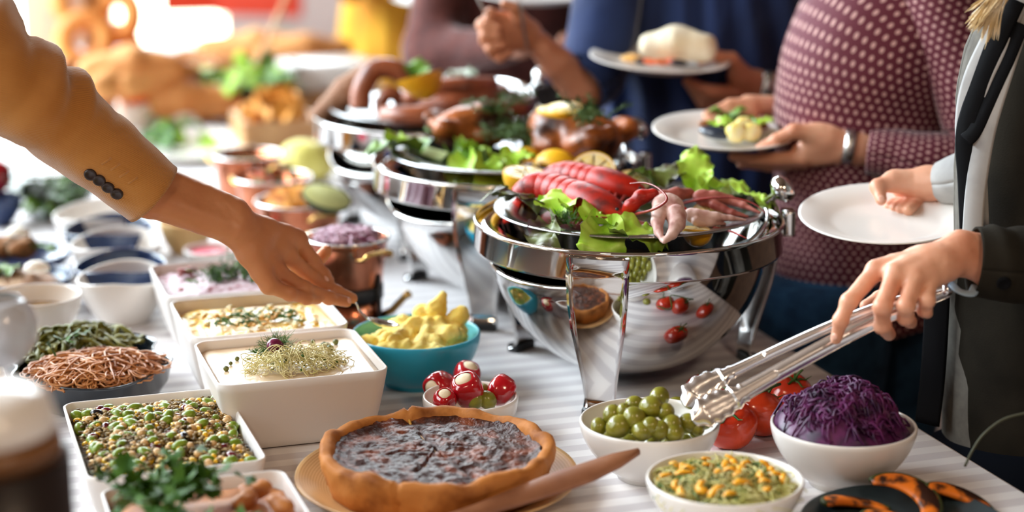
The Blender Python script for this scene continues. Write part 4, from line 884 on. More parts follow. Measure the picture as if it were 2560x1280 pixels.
# ------------------------------------------------------------------ people
from mathutils.bvhtree import BVHTree
def skin(name, c1, c2): return M(name, c1, .42, noise=(16, c2, .40, .72), sss=.18, bump=(240, .10, .001))
SKM = skin('tanned_skin', srgb(206, 138, 92), srgb(188, 114, 72)); SKF = skin('fair_skin', srgb(230, 172, 140), srgb(218, 146, 114)); SKB = skin('olive_skin', srgb(212, 148, 114), srgb(190, 122, 90))
NAIL = M('fingernail', srgb(234, 176, 152), .25, coat=.3)
def hit(me, px, py):
    bv = BVHTree.FromPolygons([tuple(v.co) for v in me.vertices], [tuple(p.vertices) for p in me.polygons]); o = Vector((0, 0, CAMZ)); d = (dp(px, py, 2.0)-o).normalized()
    loc, nor, idx, dist = bv.ray_cast(o, d); return loc, nor
def loft(path, rx, ry, wr=0.0, wsc=18.0, seed=0, seg=40, sub=8, upv=(0, 0, 1), folds=(), a0=0.0, a1=2*PI):
    """cloth tube along a path; rx in the horizontal-ish axis, ry in the other; folds=[(t, amp, width, phase)]; returns V, F, uv(m)"""
    P = smooth_path(path, sub); n = len(P); RX = interp(rx, n); RY = interp(ry, n); V = []; UV = []; F = []; cum = 0
    full = abs(a1-a0-2*PI) < 1e-6; m = seg+1
    for i in range(n):
        t = (P[min(i+1, n-1)]-P[max(i-1, 0)]).normalized(); x = t.cross(Vector(upv)); x.normalize(); y = x.cross(t)
        if i: cum += (P[i]-P[i-1]).length
        for k in range(m):
            a = a0+(a1-a0)*k/seg; q = 1.0
            for (ft, am, wd, ph) in folds:
                q += am*math.exp(-((i/(n-1)-ft-.05*math.sin(a+ph))/wd)**2)*(.55+.45*math.cos(a-ph))
            V.append(P[i]+x*math.cos(a)*RX[i]*q+y*math.sin(a)*RY[i]*q); UV.append((a*(RX[n//2]+RY[n//2])/2, cum))
    for i in range(n-1):
        for k in range(seg): F.append((i*m+k, i*m+k+1, (i+1)*m+k+1, (i+1)*m+k))
    V = np.array([tuple(v) for v in V])
    if wr:
        C = np.repeat(np.array([tuple(p) for p in P]), m, axis=0); d = V-C; d /= np.linalg.norm(d, axis=1)[:, None]; V = V+d*(wr*nz(V, wsc, seed, 3))[:, None]
    ctr = np.mean(np.array([tuple(p) for p in P]), 0); q0 = np.array(F); C0 = np.repeat(np.array([tuple(p) for p in P]), m, axis=0)
    fn_ = np.cross(V[q0[:, 2]]-V[q0[:, 0]], V[q0[:, 3]]-V[q0[:, 1]])
    if np.sum(fn_*(V[q0[:, 0]]-C0[q0[:, 0]])) < 0: F = [f[::-1] for f in F]
    if full:
        idx = np.arange(len(V)).reshape(n, m); V[idx[:, -1]] = V[idx[:, 0]]
    return V, F, UV
def cloth_ob(name, lf, mat, parent, th=.003, label=None):
    o = ob(name, mesh(name, lf[0], lf[1], mat, True, lf[2]), parent); md = o.modifiers.new('thickness', 'SOLIDIFY'); md.thickness = th; md.offset = -1
    if label: o['label'] = label
    return o
def hand_prims(w, mcps, fingers, thumb, wr=.026, pr=.017, scale=1.0):
    pr_ = []
    W = Vector(w)
    for i, (m_, r) in enumerate(mcps):
        pr_.append(('c', tuple(W.lerp(Vector(m_), .18)), tuple(m_), pr, r*1.12, .014))
    for i in range(len(mcps)-1):
        a, b = Vector(mcps[i][0]), Vector(mcps[i+1][0]); pr_.append(('c', tuple(a.lerp(W, .22)), tuple(b.lerp(W, .22)), mcps[i][1]*1.0, mcps[i+1][1]*1.0, .010)); pr_.append(('c', tuple(a.lerp(W, .5)), tuple(b.lerp(W, .5)), pr*.9, pr*.9, .012))
    for pts, rr in fingers:
        pr_ += [('c', tuple(pts[i]), tuple(pts[i+1]), rr[i], rr[i+1], .0045) for i in range(len(pts)-1)]
        for i in range(1, len(pts)-1): pr_.append(('e', tuple(pts[i]), (rr[i]*1.05,)*3, None, .004))
    pr_ += [('c', tuple(thumb[0][i]), tuple(thumb[0][i+1]), thumb[1][i], thumb[1][i+1], .010 if i == 0 else .005) for i in range(len(thumb[0])-1)]
    return pr_
def nail(me, px, py, s, parent, rot=0.0):
    loc, nor = hit(me, px, py)
    if loc is None: return
    q = nor.to_track_quat('Z', 'Y'); ob('fingernail', mesh('fingernail', *ico(1, 2, (s*.85, s, .0012)), NAIL), parent, Vector(loc)-nor*.0003-Vector(parent.location), (q @ Euler((0, 0, rot)).to_quaternion()).to_euler())
def rel(o, V): return np.asarray(V)-np.array(o.location)
def wave_mat(name, c1, c2, scale, rough=.85, bump=.4, vec=(1, 0, 0), sheen=.8, nsc=6):
    m = M(name, c1, rough, noise=(nsc, c2, .35, .7), sheen=sheen, spec=.2); N, L, b = nodes_of(m); tc = N.new('ShaderNodeTexCoord'); wv = N.new('ShaderNodeTexWave'); wv.inputs['Scale'].default_value = scale; wv.inputs['Distortion'].default_value = .3
    mp = N.new('ShaderNodeMapping'); mp.inputs['Rotation'].default_value = vec; L.new(tc.outputs['UV'], mp.inputs['Vector']); L.new(mp.outputs[0], wv.inputs['Vector'])
    bp = N.new('ShaderNodeBump'); bp.inputs['Strength'].default_value = bump; bp.inputs['Distance'].default_value = .001; L.new(wv.outputs['Fac'], bp.inputs['Height']); L.new(bp.outputs[0], b.inputs['Normal']); return m
CORD = wave_mat('tan_corduroy', srgb(200, 138, 70), srgb(176, 112, 50), 105, vec=(0, 0, .35), bump=.5)
BTN = M('dark_button', srgb(44, 26, 20), .35)
# ---- man reaching in from the left with a spoon
man = empty('person', (-1.38, 2.55, 0), 0, 'person in tan corduroy jacket reaching over the table with a spoon', 'person')
def hm(x, y, Y): return dp(300+x/3.556, 480+y/3.556, Y)
W_ = hm(985, 255, 2.49); el = dp(60, 262, 2.40)
mc = [(hm(1575, 425, 2.565), .0130), (hm(1490, 570, 2.54), .0130), (hm(1405, 715, 2.51), .0122), (hm(1325, 835, 2.485), .0112)]
fg = [([mc[0][0], hm(1715, 620, 2.575), hm(1805, 735, 2.578), hm(1855, 785, 2.58)], [.0125, .0108, .0096, .0082]), ([mc[1][0], hm(1700, 760, 2.56), hm(1920, 890, 2.575), hm(2065, 945, 2.58)], [.0125, .0105, .0094, .0078]),
      ([mc[2][0], hm(1640, 860, 2.525), hm(1860, 940, 2.55), hm(2015, 978, 2.565)], [.0120, .0102, .0092, .0076]), ([mc[3][0], hm(1510, 905, 2.495), hm(1660, 945, 2.515), hm(1760, 958, 2.53)], [.0110, .0092, .0082, .0068])]
tb_ = ([hm(1200, 330, 2.56), hm(1480, 560, 2.605), hm(1730, 640, 2.61), hm(1835, 525, 2.60)], [.018, .0135, .0108, .0088])
prs = hand_prims(W_, mc, fg, tb_, pr=.0185); a1 = dp(370, 470, 2.46)
for dy in (-.010, .010): prs += [('c', tuple(W_+Vector((.004, dy*.6, dy))), tuple(a1+Vector((0, dy, dy))), .0215, .0255, .012), ('c', tuple(a1+Vector((0, dy, dy))), tuple(el+Vector((0, dy, dy))), .0255, .030, .012)]
prs += [('c', tuple(el), (-1.30, 2.50, 1.38), .034, .044)]
for i in range(4):  # tendons on the back of the hand
    prs.append(('c', tuple(W_.lerp(mc[i][0], .35)+Vector((-.002, -.006, .013))), tuple(mc[i][0]+Vector((0, -.002, .006))), .0035, .0050, .012))
V, F = sdf(prs, .0026, .008, bumpy(.0006, 120, 2)); hme = mesh('body', V, F, SKM); nails = [(1826, 772, .0056)]
loc_n = [hit(hme, 300+x/3.556, 480+y/3.556) for x, y, s in nails]
bd = ob('body', mesh('body', rel(man, V), F, SKM), man, label='bare hand and wrist')
nail(hme, 300+1838/3.556, 480+770/3.556, .0058, man); nail(hme, 300+2040/3.556, 480+965/3.556, .0045, man)
slv = loft([dp(384, 484, 2.46), dp(290, 408, 2.445), dp(190, 328, 2.43), dp(90, 250, 2.41), dp(-20, 170, 2.40), dp(-130, 90, 2.41), dp(-230, 60, 2.44), (-1.28, 2.50, 1.36)], [.0475, .050, .054, .060, .070, .080, .088, .100], [.0475, .050, .055, .062, .072, .082, .09, .10], .0042, 16, 3, 56, 10, folds=[(.34, .17, .026, 1.0), (.40, -.20, .020, 1.0), (.46, .14, .026, 1.6), (.52, -.15, .022, 1.2), (.60, .12, .03, .8), (.20, .05, .04, 2.0), (.27, -.05, .02, 2.4)])
sme = mesh('sleeve_probe', slv[0], slv[1])
cloth_ob('jacket_sleeve', (rel(man, slv[0]), slv[1], slv[2]), CORD, man, .004, 'tan corduroy sleeve with four buttons')
for i, (px, py) in enumerate([(226, 436), (248, 450), (270, 468), (292, 484)]):
    loc, nor = hit(sme, px, py); nor = nor if nor.y < 0 else -nor
    b_ = ob('sleeve_button', mesh('sleeve_button', *lathe([(0, .0015), (.0045, .0015), (.006, .0030), (.0078, .0030), (.0085, .0012), (.0085, -.001)], 20), BTN), man, loc-Vector(man.location), nor.to_track_quat('Z', 'Y').to_euler())
    q = [hit(sme, px+28+k*12, py-26-k*8)[0] for k in (0, 1, 2)]
    if all(x is not None for x in q): ob('buttonhole', mesh('buttonhole', *tube([x-Vector(man.location)+nor*.0006 for x in q], .0012, 5), CORD), man)
tor = [('e', (0, 0, 1.12), (.17, .24, .34)), ('e', (0.02, 0, .86), (.16, .20, .20)), ('c', (0, -.15, 1.38), (0, .16, 1.38), .09, .09), ('c', (0, .2, 1.36), (-.05, .30, 1.05), .07, .06), ('c', (-.05, .30, 1.05), (.2, .26, .95), .06, .045)]
V, F = sdf(tor, .012, .08, bumpy(.006, 8, 4)); ob('jacket', mesh('jacket', V, F, M('tan_jacket_cloth', srgb(176, 128, 76), .9, noise=(8, srgb(150, 100, 54), .35, .7))), man)
for s in (-.1, .1): ob('trouser_leg', mesh('trouser_leg', *tube([(0, s, .80), (.0, s, .45), (0, s, .02)], [.095, .075, .06], 16), M('dark_trousers', srgb(30, 32, 40), .9)), man)
# spoon in his fingers
SPN = M('spoon_steel', (.70, .70, .70), .12, 1.0)
s0, s1, s2, s3 = hm(1700, 840, 2.60), hm(2060, 962, 2.588), dp(898, 775, 2.592), dp(918, 797, 2.597)
mb = MB(); mb.add(tube(smooth_path([s0, s1, s2, s3], 6), [.0022]*6+[.0024]*6+[.0028]*7, 8, True, .5))
tip = dp(962, 806, 2.605); ax = (tip-s3); u = ax.normalized(); sd = u.cross(Vector((0, 0, 1))).normalized(); nn = sd.cross(u)
Vb = []; Fb = []; 
for i in range(13):
    a = i/12
    for j in range(9):
        v = -1+2*j/8; wd = .0165*math.sin(PI*min(a*.9+.06, 1))**.7; Vb.append(s3+u*(.050*a)+sd*wd*v+nn*(-.007*(1-v*v)*math.sin(PI*min(a+.02, 1))))
for i in range(12):
    for j in range(8): Fb.append((i*9+j, (i+1)*9+j, (i+1)*9+j+1, i*9+j+1))
mb.add((Vb, Fb)); so = ob('serving_spoon', mb.me('serving_spoon', SPN), None, label='steel spoon dipping into the mashed potato', cat='spoon'); md = so.modifiers.new('thickness', 'SOLIDIFY'); md.thickness = .0012
# ---- woman in the dark blazer with tongs (right foreground)
BLZ = M('dark_blazer', srgb(40, 36, 29), .95, spec=.1, noise=(14, srgb(28, 25, 20), .35, .7), bump=(400, .25, .001)); TEE = M('grey_tee', srgb(116, 112, 104), .95, spec=.1, noise=(60, srgb(100, 96, 90), .35, .7)); LIN = M('black_lining', srgb(12, 12, 14), .8, spec=.1)
LAP = M('pale_lapel', srgb(178, 176, 172), .8, noise=(20, srgb(150, 148, 146), .4, .7)); JEAN = M('blue_jeans', srgb(44, 78, 108), .9, spec=.2, noise=(30, srgb(28, 52, 76), .35, .7), bump=(300, .3, .001))
wm = empty('person', (.80, 2.46, 0), 0, 'person in dark blazer holding steel tongs and an empty white plate', 'person')
def hw(x, y, Y): return dp(2040+x/3.556, 540+y/3.556, Y)
W2 = hw(1290, 320, 2.255)
mc = [(hw(530, 485, 2.225), .0105), (hw(705, 510, 2.205), .0110), (hw(880, 540, 2.20), .0104), (hw(1015, 570, 2.21), .0094)]
fg = [([mc[0][0], hw(295, 760, 2.205), hw(218, 930, 2.20), hw(178, 1095, 2.203)], [.0102, .0090, .0080, .0064]), ([mc[1][0], hw(590, 810, 2.172), hw(590, 975, 2.185), hw(650, 1050, 2.215)], [.0106, .0096, .0088, .0076]),
      ([mc[2][0], hw(800, 800, 2.168), hw(795, 900, 2.180), hw(840, 945, 2.21)], [.0100, .0092, .0084, .0074]), ([mc[3][0], hw(985, 750, 2.180), hw(965, 835, 2.190), hw(990, 865, 2.215)], [.0090, .0082, .0074, .0064])]
tb_ = ([hw(1000, 420, 2.28), hw(760, 620, 2.285), hw(560, 740, 2.275), hw(440, 800, 2.265)], [.015, .0115, .0095, .0078])
mc = [(a, r*1.12) for a, r in mc]; fg = [(a, [x*1.10 for x in r]) for a, r in fg]
prs = hand_prims(W2, mc, fg, tb_, pr=.0185)
for i in range(4): prs.append(('c', tuple(W2.lerp(mc[i][0], .40)+Vector((.0, -.006, .0105))), tuple(mc[i][0]+Vector((0, -.002, .005))), .0030, .0046, .010))
e2 = dp(2700, 690, 2.30)
for dy in (-.008, .008): prs += [('c', tuple(W2+Vector((0, dy*.5, dy))), tuple(dp(2480, 655, 2.262)+Vector((0, dy, dy))), .0195, .0225, .012), ('c', tuple(dp(2480, 655, 2.262)+Vector((0, dy, dy))), tuple(e2), .0225, .030, .012)]
# right hand with thumb over the plate
def hp(x, y, Y): return dp(1660+x/2.844, 400+y/2.844, Y)
w3 = hp(1880, 165, 2.66)
prs2 = chain([hp(2350, 180, 2.60), w3], [.030, .023])+[('c', tuple(w3), tuple(hp(1640, 150, 2.665)), .022, .017, .012), ('c', tuple(hp(1640, 150, 2.665)), tuple(hp(1520, 190, 2.655)), .0135, .0115, .008), ('c', tuple(hp(1520, 190, 2.655)), tuple(hp(1545, 285, 2.635)), .0110, .0080, .005)]
prs2 += [('c', tuple(w3), tuple(hp(1700, 215, 2.69)), .021, .016, .012)]
for k in range(4):
    b0 = hp(1760+k*20, 220+k*8, 2.70); prs2 += chain([b0, hp(1660+k*45, 290+k*6, 2.70-.012*k), hp(1600+k*45, 335+k*8, 2.66-.012*k)], [.0105, .0092, .0078], .004)
prs += prs2+chain([e2, dp(2850, 560, 2.40), dp(2900, 250, 2.52), dp(2860, 60, 2.56), dp(2700, 120, 2.62), dp(2560, 330, 2.62), hp(2350, 180, 2.60)], [.030, .034, .036, .04, .036, .032, .030])
V, F = sdf(prs, .0024, .007, bumpy(.0005, 140, 6))
ob('body', mesh('body', rel(wm, V), F, SKF), wm, label='bare hands and wrists'); hme = mesh('probe', V, F)
nail(hme, 2040+165/3.556, 540+1075/3.556, .0052, wm); nail(hme, 1660+1545/2.844, 400+275/2.844, .0062, wm)
s3_ = loft([dp(2434, 652, 2.262), dp(2500, 658, 2.262), dp(2580, 665, 2.27), dp(2700, 672, 2.30), dp(2850, 560, 2.40), dp(2900, 250, 2.52), dp(2850, -120, 2.58)], [.044, .045, .047, .052, .058, .062, .07], [.043, .046, .050, .054, .06, .064, .07], .003, 20, 5, 48, 10, folds=[(.10, .06, .03, 1.5), (.18, -.05, .03, 1.2)])
cloth_ob('blazer_sleeve', (rel(wm, s3_[0]), s3_[1], s3_[2]), BLZ, wm, .003, 'dark grey brown blazer sleeve'); pme2 = mesh('probe', s3_[0], s3_[1])
loc, nor = hit(pme2, 2510, 708); nor = nor if nor.y < 0 else -nor
ob('cuff_button', mesh('cuff_button', *lathe([(0, .0015), (.005, .0015), (.007, .0028), (.0085, .002), (.009, -.001)], 20), LIN), wm, loc-Vector(wm.location), nor.to_track_quat('Z', 'Y').to_euler())
ob('cuff_lining', mesh('cuff_lining', *tube([q-Vector(wm.location) for q in smooth_path([dp(2376, 708, 2.25), dp(2398, 728, 2.225), dp(2428, 734, 2.225), dp(2440, 716, 2.24)], 6)], .006, 8, True, .35), M('pale_blue_lining', srgb(150, 170, 186), .6)), wm, label='pale blue shirt cuff hanging out')
s4_ = loft([hp(1990, 160, 2.655), hp(2080, 140, 2.64), hp(2300, 60, 2.62), dp(2560, 330, 2.62), dp(2700, 120, 2.62)], [.034, .036, .044, .055, .06], [.032, .036, .044, .055, .06], .003, 22, 8, 36, 8)
cloth_ob('blazer_sleeve', (rel(wm, s4_[0]), s4_[1], s4_[2]), LAP, wm, .003, 'pale grey sleeve of the arm holding the plate')
# torso: tee, open blazer, lapels, scarf
def body_path(l): return [dp(*a) for a in l]
tp = body_path([(2790, -160, 2.50), (2715, 0, 2.50), (2625, 180, 2.50), (2598, 350, 2.50), (2580, 600, 2.50), (2575, 800, 2.50), (2565, 1240, 2.50)])
tl_ = loft(tp, [.105, .115, .118, .112, .105, .115, .12], [.085, .095, .1, .095, .09, .095, .1], .004, 14, 2, 48, 6, upv=(0, -1, 0)); cloth_ob('t_shirt', (rel(wm, tl_[0]), tl_[1], tl_[2]), TEE, wm, .002, 'grey t-shirt under the open blazer')
bz = body_path([(2850, -200, 2.50), (2770, 0, 2.50), (2680, 180, 2.50), (2650, 350, 2.50), (2630, 600, 2.50), (2625, 850, 2.50), (2625, 1420, 2.50)])
bl = loft(bz, [.13, .135, .135, .13, .13, .14, .15], [.115, .12, .125, .12, .115, .125, .135], .006, 9, 4, 48, 6, upv=(0, -1, 0), a0=-1.95, a1=2.75-PI*.0); cloth_ob('blazer', (rel(wm, bl[0]), bl[1], bl[2]), BLZ, wm, .004, 'dark grey brown open blazer')
for (pts, wd, mt, nm) in [([(2548, -40, 2.37), (2500, 80, 2.365), (2445, 200, 2.375), (2425, 300, 2.385), (2430, 420, 2.39), (2436, 560, 2.40)], .020, LAP, 'lapel'), ([(2560, 20, 2.36), (2510, 170, 2.36), (2465, 320, 2.37), (2440, 470, 2.38), (2430, 600, 2.39)], .014, LAP, 'lapel'),
                          ([(2540, 0, 2.355), (2480, 130, 2.365), (2432, 260, 2.378), (2412, 345, 2.385), (2418, 460, 2.39), (2424, 620, 2.40)], .013, LIN, 'scarf'), ([(2555, 60, 2.35), (2500, 190, 2.36), (2440, 320, 2.375), (2415, 350, 2.38)], .010, LIN, 'scarf'),
                          ([(2345, 700, 2.47), (2338, 850, 2.47), (2330, 960, 2.47), (2318, 1060, 2.47)], .018, LIN, 'blazer_edge')]:
    q = smooth_path(body_path(pts), 6); V, F = plank([x-Vector(wm.location) for x in q], [wd]*len(q), .005, (-.55, -.83, .1)); ob(nm, mesh(nm, V, F, mt), wm)
HAIR = M('blonde_hair', srgb(226, 196, 140), .45, noise=(40, srgb(250, 232, 196), .4, .65)); mb = MB()
for i in range(150):
    e = (random.gauss(2438, 14), random.gauss(58, 16)); s = (random.gauss(2525, 12), -60+random.gauss(0, 8)); q = [dp(s[0], s[1], 2.34), dp((s[0]+e[0])/2+10, (s[1]+e[1])/2-6, 2.33+random.gauss(0, .006)), dp(e[0], e[1], 2.335+random.gauss(0, .008))]
    mb.add(tube([x-Vector(wm.location) for x in smooth_path(q, 4)], [.0011]*8+[.0003], 3, False))
for i in range(60):
    x = random.gauss(2505, 8); q = [dp(x+20, -60, 2.33), dp(x-10, 20, 2.33), dp(x-30+random.gauss(0, 6), 90+random.gauss(0, 14), 2.34)]; mb.add(tube([y-Vector(wm.location) for y in smooth_path(q, 4)], [.001]*8+[.0003], 3, False))
ob('hair', mb.me('hair', HAIR), wm, label='blonde hair tips falling over the shoulder')
for (px, Y, r) in [(2500, 2.45, .085), (2620, 2.50, .09)]:
    a = dp(px, 1190, Y); ob('trouser_leg', mesh('trouser_leg', *tube([x-Vector(wm.location) for x in (a+Vector((0, 0, .05)), Vector((a.x+.03, a.y, .45)), Vector((a.x+.05, a.y, .02)))], [r*1.2, r, .06], 20), M('dark_navy_trousers', srgb(10, 15, 24), .9, spec=.1)), wm)
# empty plate
def plate(px, py, Y, R, tilt, roll, label, mat=WHITE):
    pr = [(0, .003), (R*.58, .003), (R*.66, .006), (R*.74, .0105), (R*.97, .0185), (R, .0185), (R, .0165), (R*.75, .0080), (R*.66, .002), (R*.60, 0), (R*.55, 0), (R*.54, .001), (0, .001)]
    o = ob('dinner_plate', mesh('dinner_plate', *lathe(pr, 64), mat), None, dp(px, py, Y), Euler((tilt, roll, 0)), label=label, cat='plate', group='white dinner plates in hands'); return o
plate(2216, 560, 2.60, .124, .13, -.05, 'empty white dinner plate held by the person in the blazer')
# tongs
TNG = M('tong_steel', (.84, .83, .84), .26, 1.0)
tg = empty('serving_tongs', dp(2365, 724, 2.245), 0, 'long steel tongs with scalloped tips over the olives', 'tongs')
def tong_arm(pts, nrm, name, aw, hw_):
    P = smooth_path([dp(*p) for p in pts], 26); n = len(P); V = []; F = []; cum = [0]
    for i in range(1, n): cum.append(cum[-1]+(P[i]-P[i-1]).length)
    Lh = .075; cs = 11
    for side in (0, 1):
        for i in range(n):
            t = (P[min(i+1, n-1)]-P[max(i-1, 0)]).normalized(); s = t.cross(Vector(nrm)).normalized(); u = s.cross(t); q = cum[i]
            if q < Lh: wd = hw_*(min(1, q/.018)**.5)*(1-(1-aw*1.12/hw_)*max(0, (q-.040)/.035))+.0013*math.sin(q*440)
            else: wd = aw*(1.12-.12*min(1, (q-Lh)/.03)-.15*min(1, max(0, (q-.18)/.15)))
            for j in range(cs):
                v = -1+2*j/(cs-1); dome = (.0075 if q > Lh*.8 else .0045)*(1-v*v)
                if q < Lh*1.6: dome -= .0022*math.exp(-(v/.28)**2)*(q > .02)
                V.append(P[i]+s*wd*v+u*(dome-side*.0012)-Vector(tg.location))
    for side in (0, 1):
        for i in range(n-1):
            for j in range(cs-1):
                a = side*n*cs+i*cs+j; f = (a, a+1, a+cs+1, a+cs); F.append(f if side == 0 else f[::-1])
    for i in range(n-1):
        for j in (0, cs-1): a = i*cs+j; F.append((a, a+cs, a+cs+n*cs, a+n*cs))
    ob(name, mesh(name, V, F, TNG), tg)
tong_arm([(1712, 1018, 2.215), (1745, 978, 2.222), (1800, 945, 2.230), (1868, 912, 2.236), (1960, 868, 2.24), (2080, 814, 2.245), (2200, 766, 2.25), (2368, 718, 2.25)], (.25, -.62, .74), 'arm', .0080, .0175)
tong_arm([(1730, 1052, 2.195), (1768, 1030, 2.198), (1830, 998, 2.205), (1898, 958, 2.212), (1980, 912, 2.22), (2090, 852, 2.23), (2200, 798, 2.24), (2368, 726, 2.25)], (.25, -.80, .54), 'arm', .0105, .0185)
ob('pivot', mesh('pivot', *tube([dp(2362, 712, 2.25)-Vector(tg.location), dp(2370, 735, 2.24)-Vector(tg.location)], .006, 10), TNG), tg)
# ---- woman in the polka dot blouse
def polka_mat():
    m = M('polka_blouse', srgb(92, 20, 38), .75, sheen=.5); N, L, b = nodes_of(m); tc = N.new('ShaderNodeTexCoord'); sp = N.new('ShaderNodeSeparateXYZ'); L.new(tc.outputs['UV'], sp.inputs[0])
    def mth(op, a, b_=None):
        n = N.new('ShaderNodeMath'); n.operation = op
        for i, x in enumerate((a, b_)):
            if x is None: continue
            if isinstance(x, (int, float)): n.inputs[i].default_value = x
            else: L.new(x, n.inputs[i])
        return n.outputs[0]
    u = mth('DIVIDE', sp.outputs[0], .0138); v = mth('DIVIDE', sp.outputs[1], .0215); ds = []
    for o in (0, .5):
        a = mth('SUBTRACT', mth('FRACT', mth('ADD', u, o)), .5); c = mth('MULTIPLY', mth('SUBTRACT', mth('FRACT', mth('ADD', v, o)), .5), 1.57); ds.append(mth('SQRT', mth('ADD', mth('MULTIPLY', a, a), mth('MULTIPLY', c, c))))
    d = mth('MINIMUM', ds[0], ds[1]); rp = N.new('ShaderNodeValToRGB'); rp.color_ramp.elements[0].position = .18; rp.color_ramp.elements[1].position = .24
    rp.color_ramp.elements[0].color = srgb(214, 168, 160)+(1,); rp.color_ramp.elements[1].color = srgb(92, 20, 38)+(1,); L.new(d, rp.inputs[0]); L.new(rp.outputs[0], b.inputs['Base Color']); return m
POL = polka_mat()
pw = empty('person', (.70, 3.08, 0), 0, 'person in burgundy polka dot blouse holding a filled plate', 'person')
tpp = body_path([(2440, -150, 3.10), (2375, 0, 3.09), (2225, 120, 3.07), (2175, 250, 3.07), (2165, 380, 3.08), (2150, 550, 3.09), (2145, 700, 3.09), (2160, 800, 3.09)])
tf = loft(tpp, [.13, .150, .165, .158, .150, .150, .150, .155], [.11, .13, .14, .135, .125, .125, .13, .135], .006, 9, 12, 64, 7, upv=(0, -1, 0), folds=[(.46, -.06, .05, 2.6), (.55, .05, .05, 2.2)])
cloth_ob('blouse', (rel(pw, tf[0]), tf[1], tf[2]), POL, pw, .002, 'burgundy blouse with pale polka dots')
sa = loft(body_path([(2172, 378, 2.95), (2230, 385, 2.94), (2310, 402, 2.93), (2400, 405, 2.93), (2450, 330, 2.94), (2420, 190, 2.95), (2370, 40, 2.97), (2330, -120, 2.99)]), [.038, .040, .046, .054, .060, .062, .066, .072], [.036, .040, .046, .054, .060, .062, .066, .072], .003, 18, 14, 40, 8); cloth_ob('blouse_sleeve', (rel(pw, sa[0]), sa[1], sa[2]), POL, pw, .002, 'polka dot sleeve of the near arm')
sb = loft(body_path([(1962, 282, 3.16), (2010, 285, 3.18), (2080, 270, 3.22), (2160, 200, 3.24), (2200, 50, 3.22)]), [.034, .040, .05, .06, .07], [.032, .040, .05, .06, .07], .003, 18, 15, 36, 8); cloth_ob('blouse_sleeve', (rel(pw, sb[0]), sb[1], sb[2]), POL, pw, .002, 'polka dot sleeve of the far arm')
D = dp
prs = chain([D(2330, 400, 2.94), D(2140, 368, 2.955)], [.030, .0245])+[('c', tuple(D(2140, 368, 2.955)), tuple(D(2040, 338, 2.965)), .0235, .020, .012), ('c', tuple(D(2140, 372, 2.955)), tuple(D(2015, 392, 2.975)), .0215, .017, .012), ('c', tuple(D(2070, 345, 2.96)), tuple(D(2000, 385, 2.975)), .020, .016, .012)]
prs += [('c', tuple(D(2045, 335, 2.96)), tuple(D(1985, 328, 2.955)), .0165, .0125, .008), ('c', tuple(D(1985, 328, 2.955)), tuple(D(1940, 350, 2.955)), .0118, .0100, .005), ('c', tuple(D(1940, 350, 2.955)), tuple(D(1900, 368, 2.96)), .0098, .0075, .004)]
for k in range(4): prs += chain([D(2005+k*8, 396+k*4, 2.965+.018*k), D(1935-k*4, 398+k*5, 2.975+.022*k), D(1875-k*6, 398+k*3, 2.99+.024*k), D(1832+k*6, 392+k*2, 3.0+.026*k)], [.0125, .0105, .0092, .0074], .004)
pr2 = chain([D(2080, 280, 3.20), D(1960, 275, 3.15)], [.028, .023])+[('c', tuple(D(1960, 272, 3.15)), tuple(D(1870, 262, 3.13)), .022, .017, .010)]
for k in range(4): pr2 += chain([D(1880, 258+k*9, 3.125-.004*k), D(1825-k*3, 262+k*9, 3.115-.004*k), D(1765+k*5, 288+k*7, 3.10-.004*k)], [.0115, .0098, .0072], .004)
prs += pr2+chain([D(2330, 400, 2.94), D(2230, 360, 3.06), D(2080, 280, 3.20)], [.030, .034, .028])
V, F = sdf(prs, .0028, .008, bumpy(.0005, 120, 8))
ob('body', mesh('body', rel(pw, V), F, SKF), pw, label='bare hands holding the plate')
WAT = M('watch_links', (.62, .60, .58), .25, 1.0, bump=(220, .6, .002)); c = D(2122, 366, 2.953); ax = (D(2165, 372, 2.95)-D(2060, 355, 2.96)).normalized()
def band(c, ax, r, w, mat, parent, name, label, flat=1.0):
    V, F = lathe([(r, -w), (r+.0025, -w), (r+.0032, 0), (r+.0025, w), (r, w)], 36, close=True); ob(name, mesh(name, V, F, mat), parent, Vector(c)-Vector(parent.location), ax.to_track_quat('Z', 'Y').to_euler(), label=label)
band(c, ax, .0262, .0085, WAT, pw, 'bracelet', 'wide silver link bracelet on the near wrist')
for (px, Y, r) in [(2060, 3.0, .10), (2220, 3.12, .10)]:
    a = D(px, 790, Y); ob('trouser_leg', mesh('trouser_leg', *tube([x-Vector(pw.location) for x in (a+Vector((0, 0, .06)), a-Vector((0, 0, .05)), Vector((a.x, a.y, .45)), Vector((a.x, a.y, .02)))], [r*1.12, r*1.12, r*.85, .06], 20), JEAN), pw)
p2 = plate(1808, 350, 3.03, .117, .10, .02, 'white dinner plate of green salad held by the person in polka dots'); pc = Vector(p2.location)
g = empty('plated_salad', pc+Vector((.010, 0, .008)), 0, 'salad leaves and pineapple on the polka dot person\'s plate', 'salad')
for i in range(7):
    V, F = leaf_sheet(.05, .035, .005, 200+i); ob('leaf', mesh('leaf', V, F, LET1 if i % 2 else LET2), g, (random.uniform(-.03, .05), random.uniform(-.03, .04), .010), (random.gauss(0, .4), -random.uniform(.2, 1.0), random.uniform(0, 6.28)))
PINE = M('pineapple', srgb(248, 220, 110), .4, noise=(40, srgb(252, 240, 190), .4, .65), sss=.2)
for (x, y, z, s) in [(.005, -.045, .012, .017), (.030, -.04, .012, .016), (.018, -.03, .022, .014)]:
    V, F = sdf([('e', (0, 0, 0), (s, s*.8, s)), ('e', (s*.5, 0, s*.4), (s*.5, s*.5, s*.5))], .003, .004, bumpy(.0015, 120)); ob('pineapple_chunk', mesh('pineapple_chunk', V, F, PINE), g, (x, y, z))
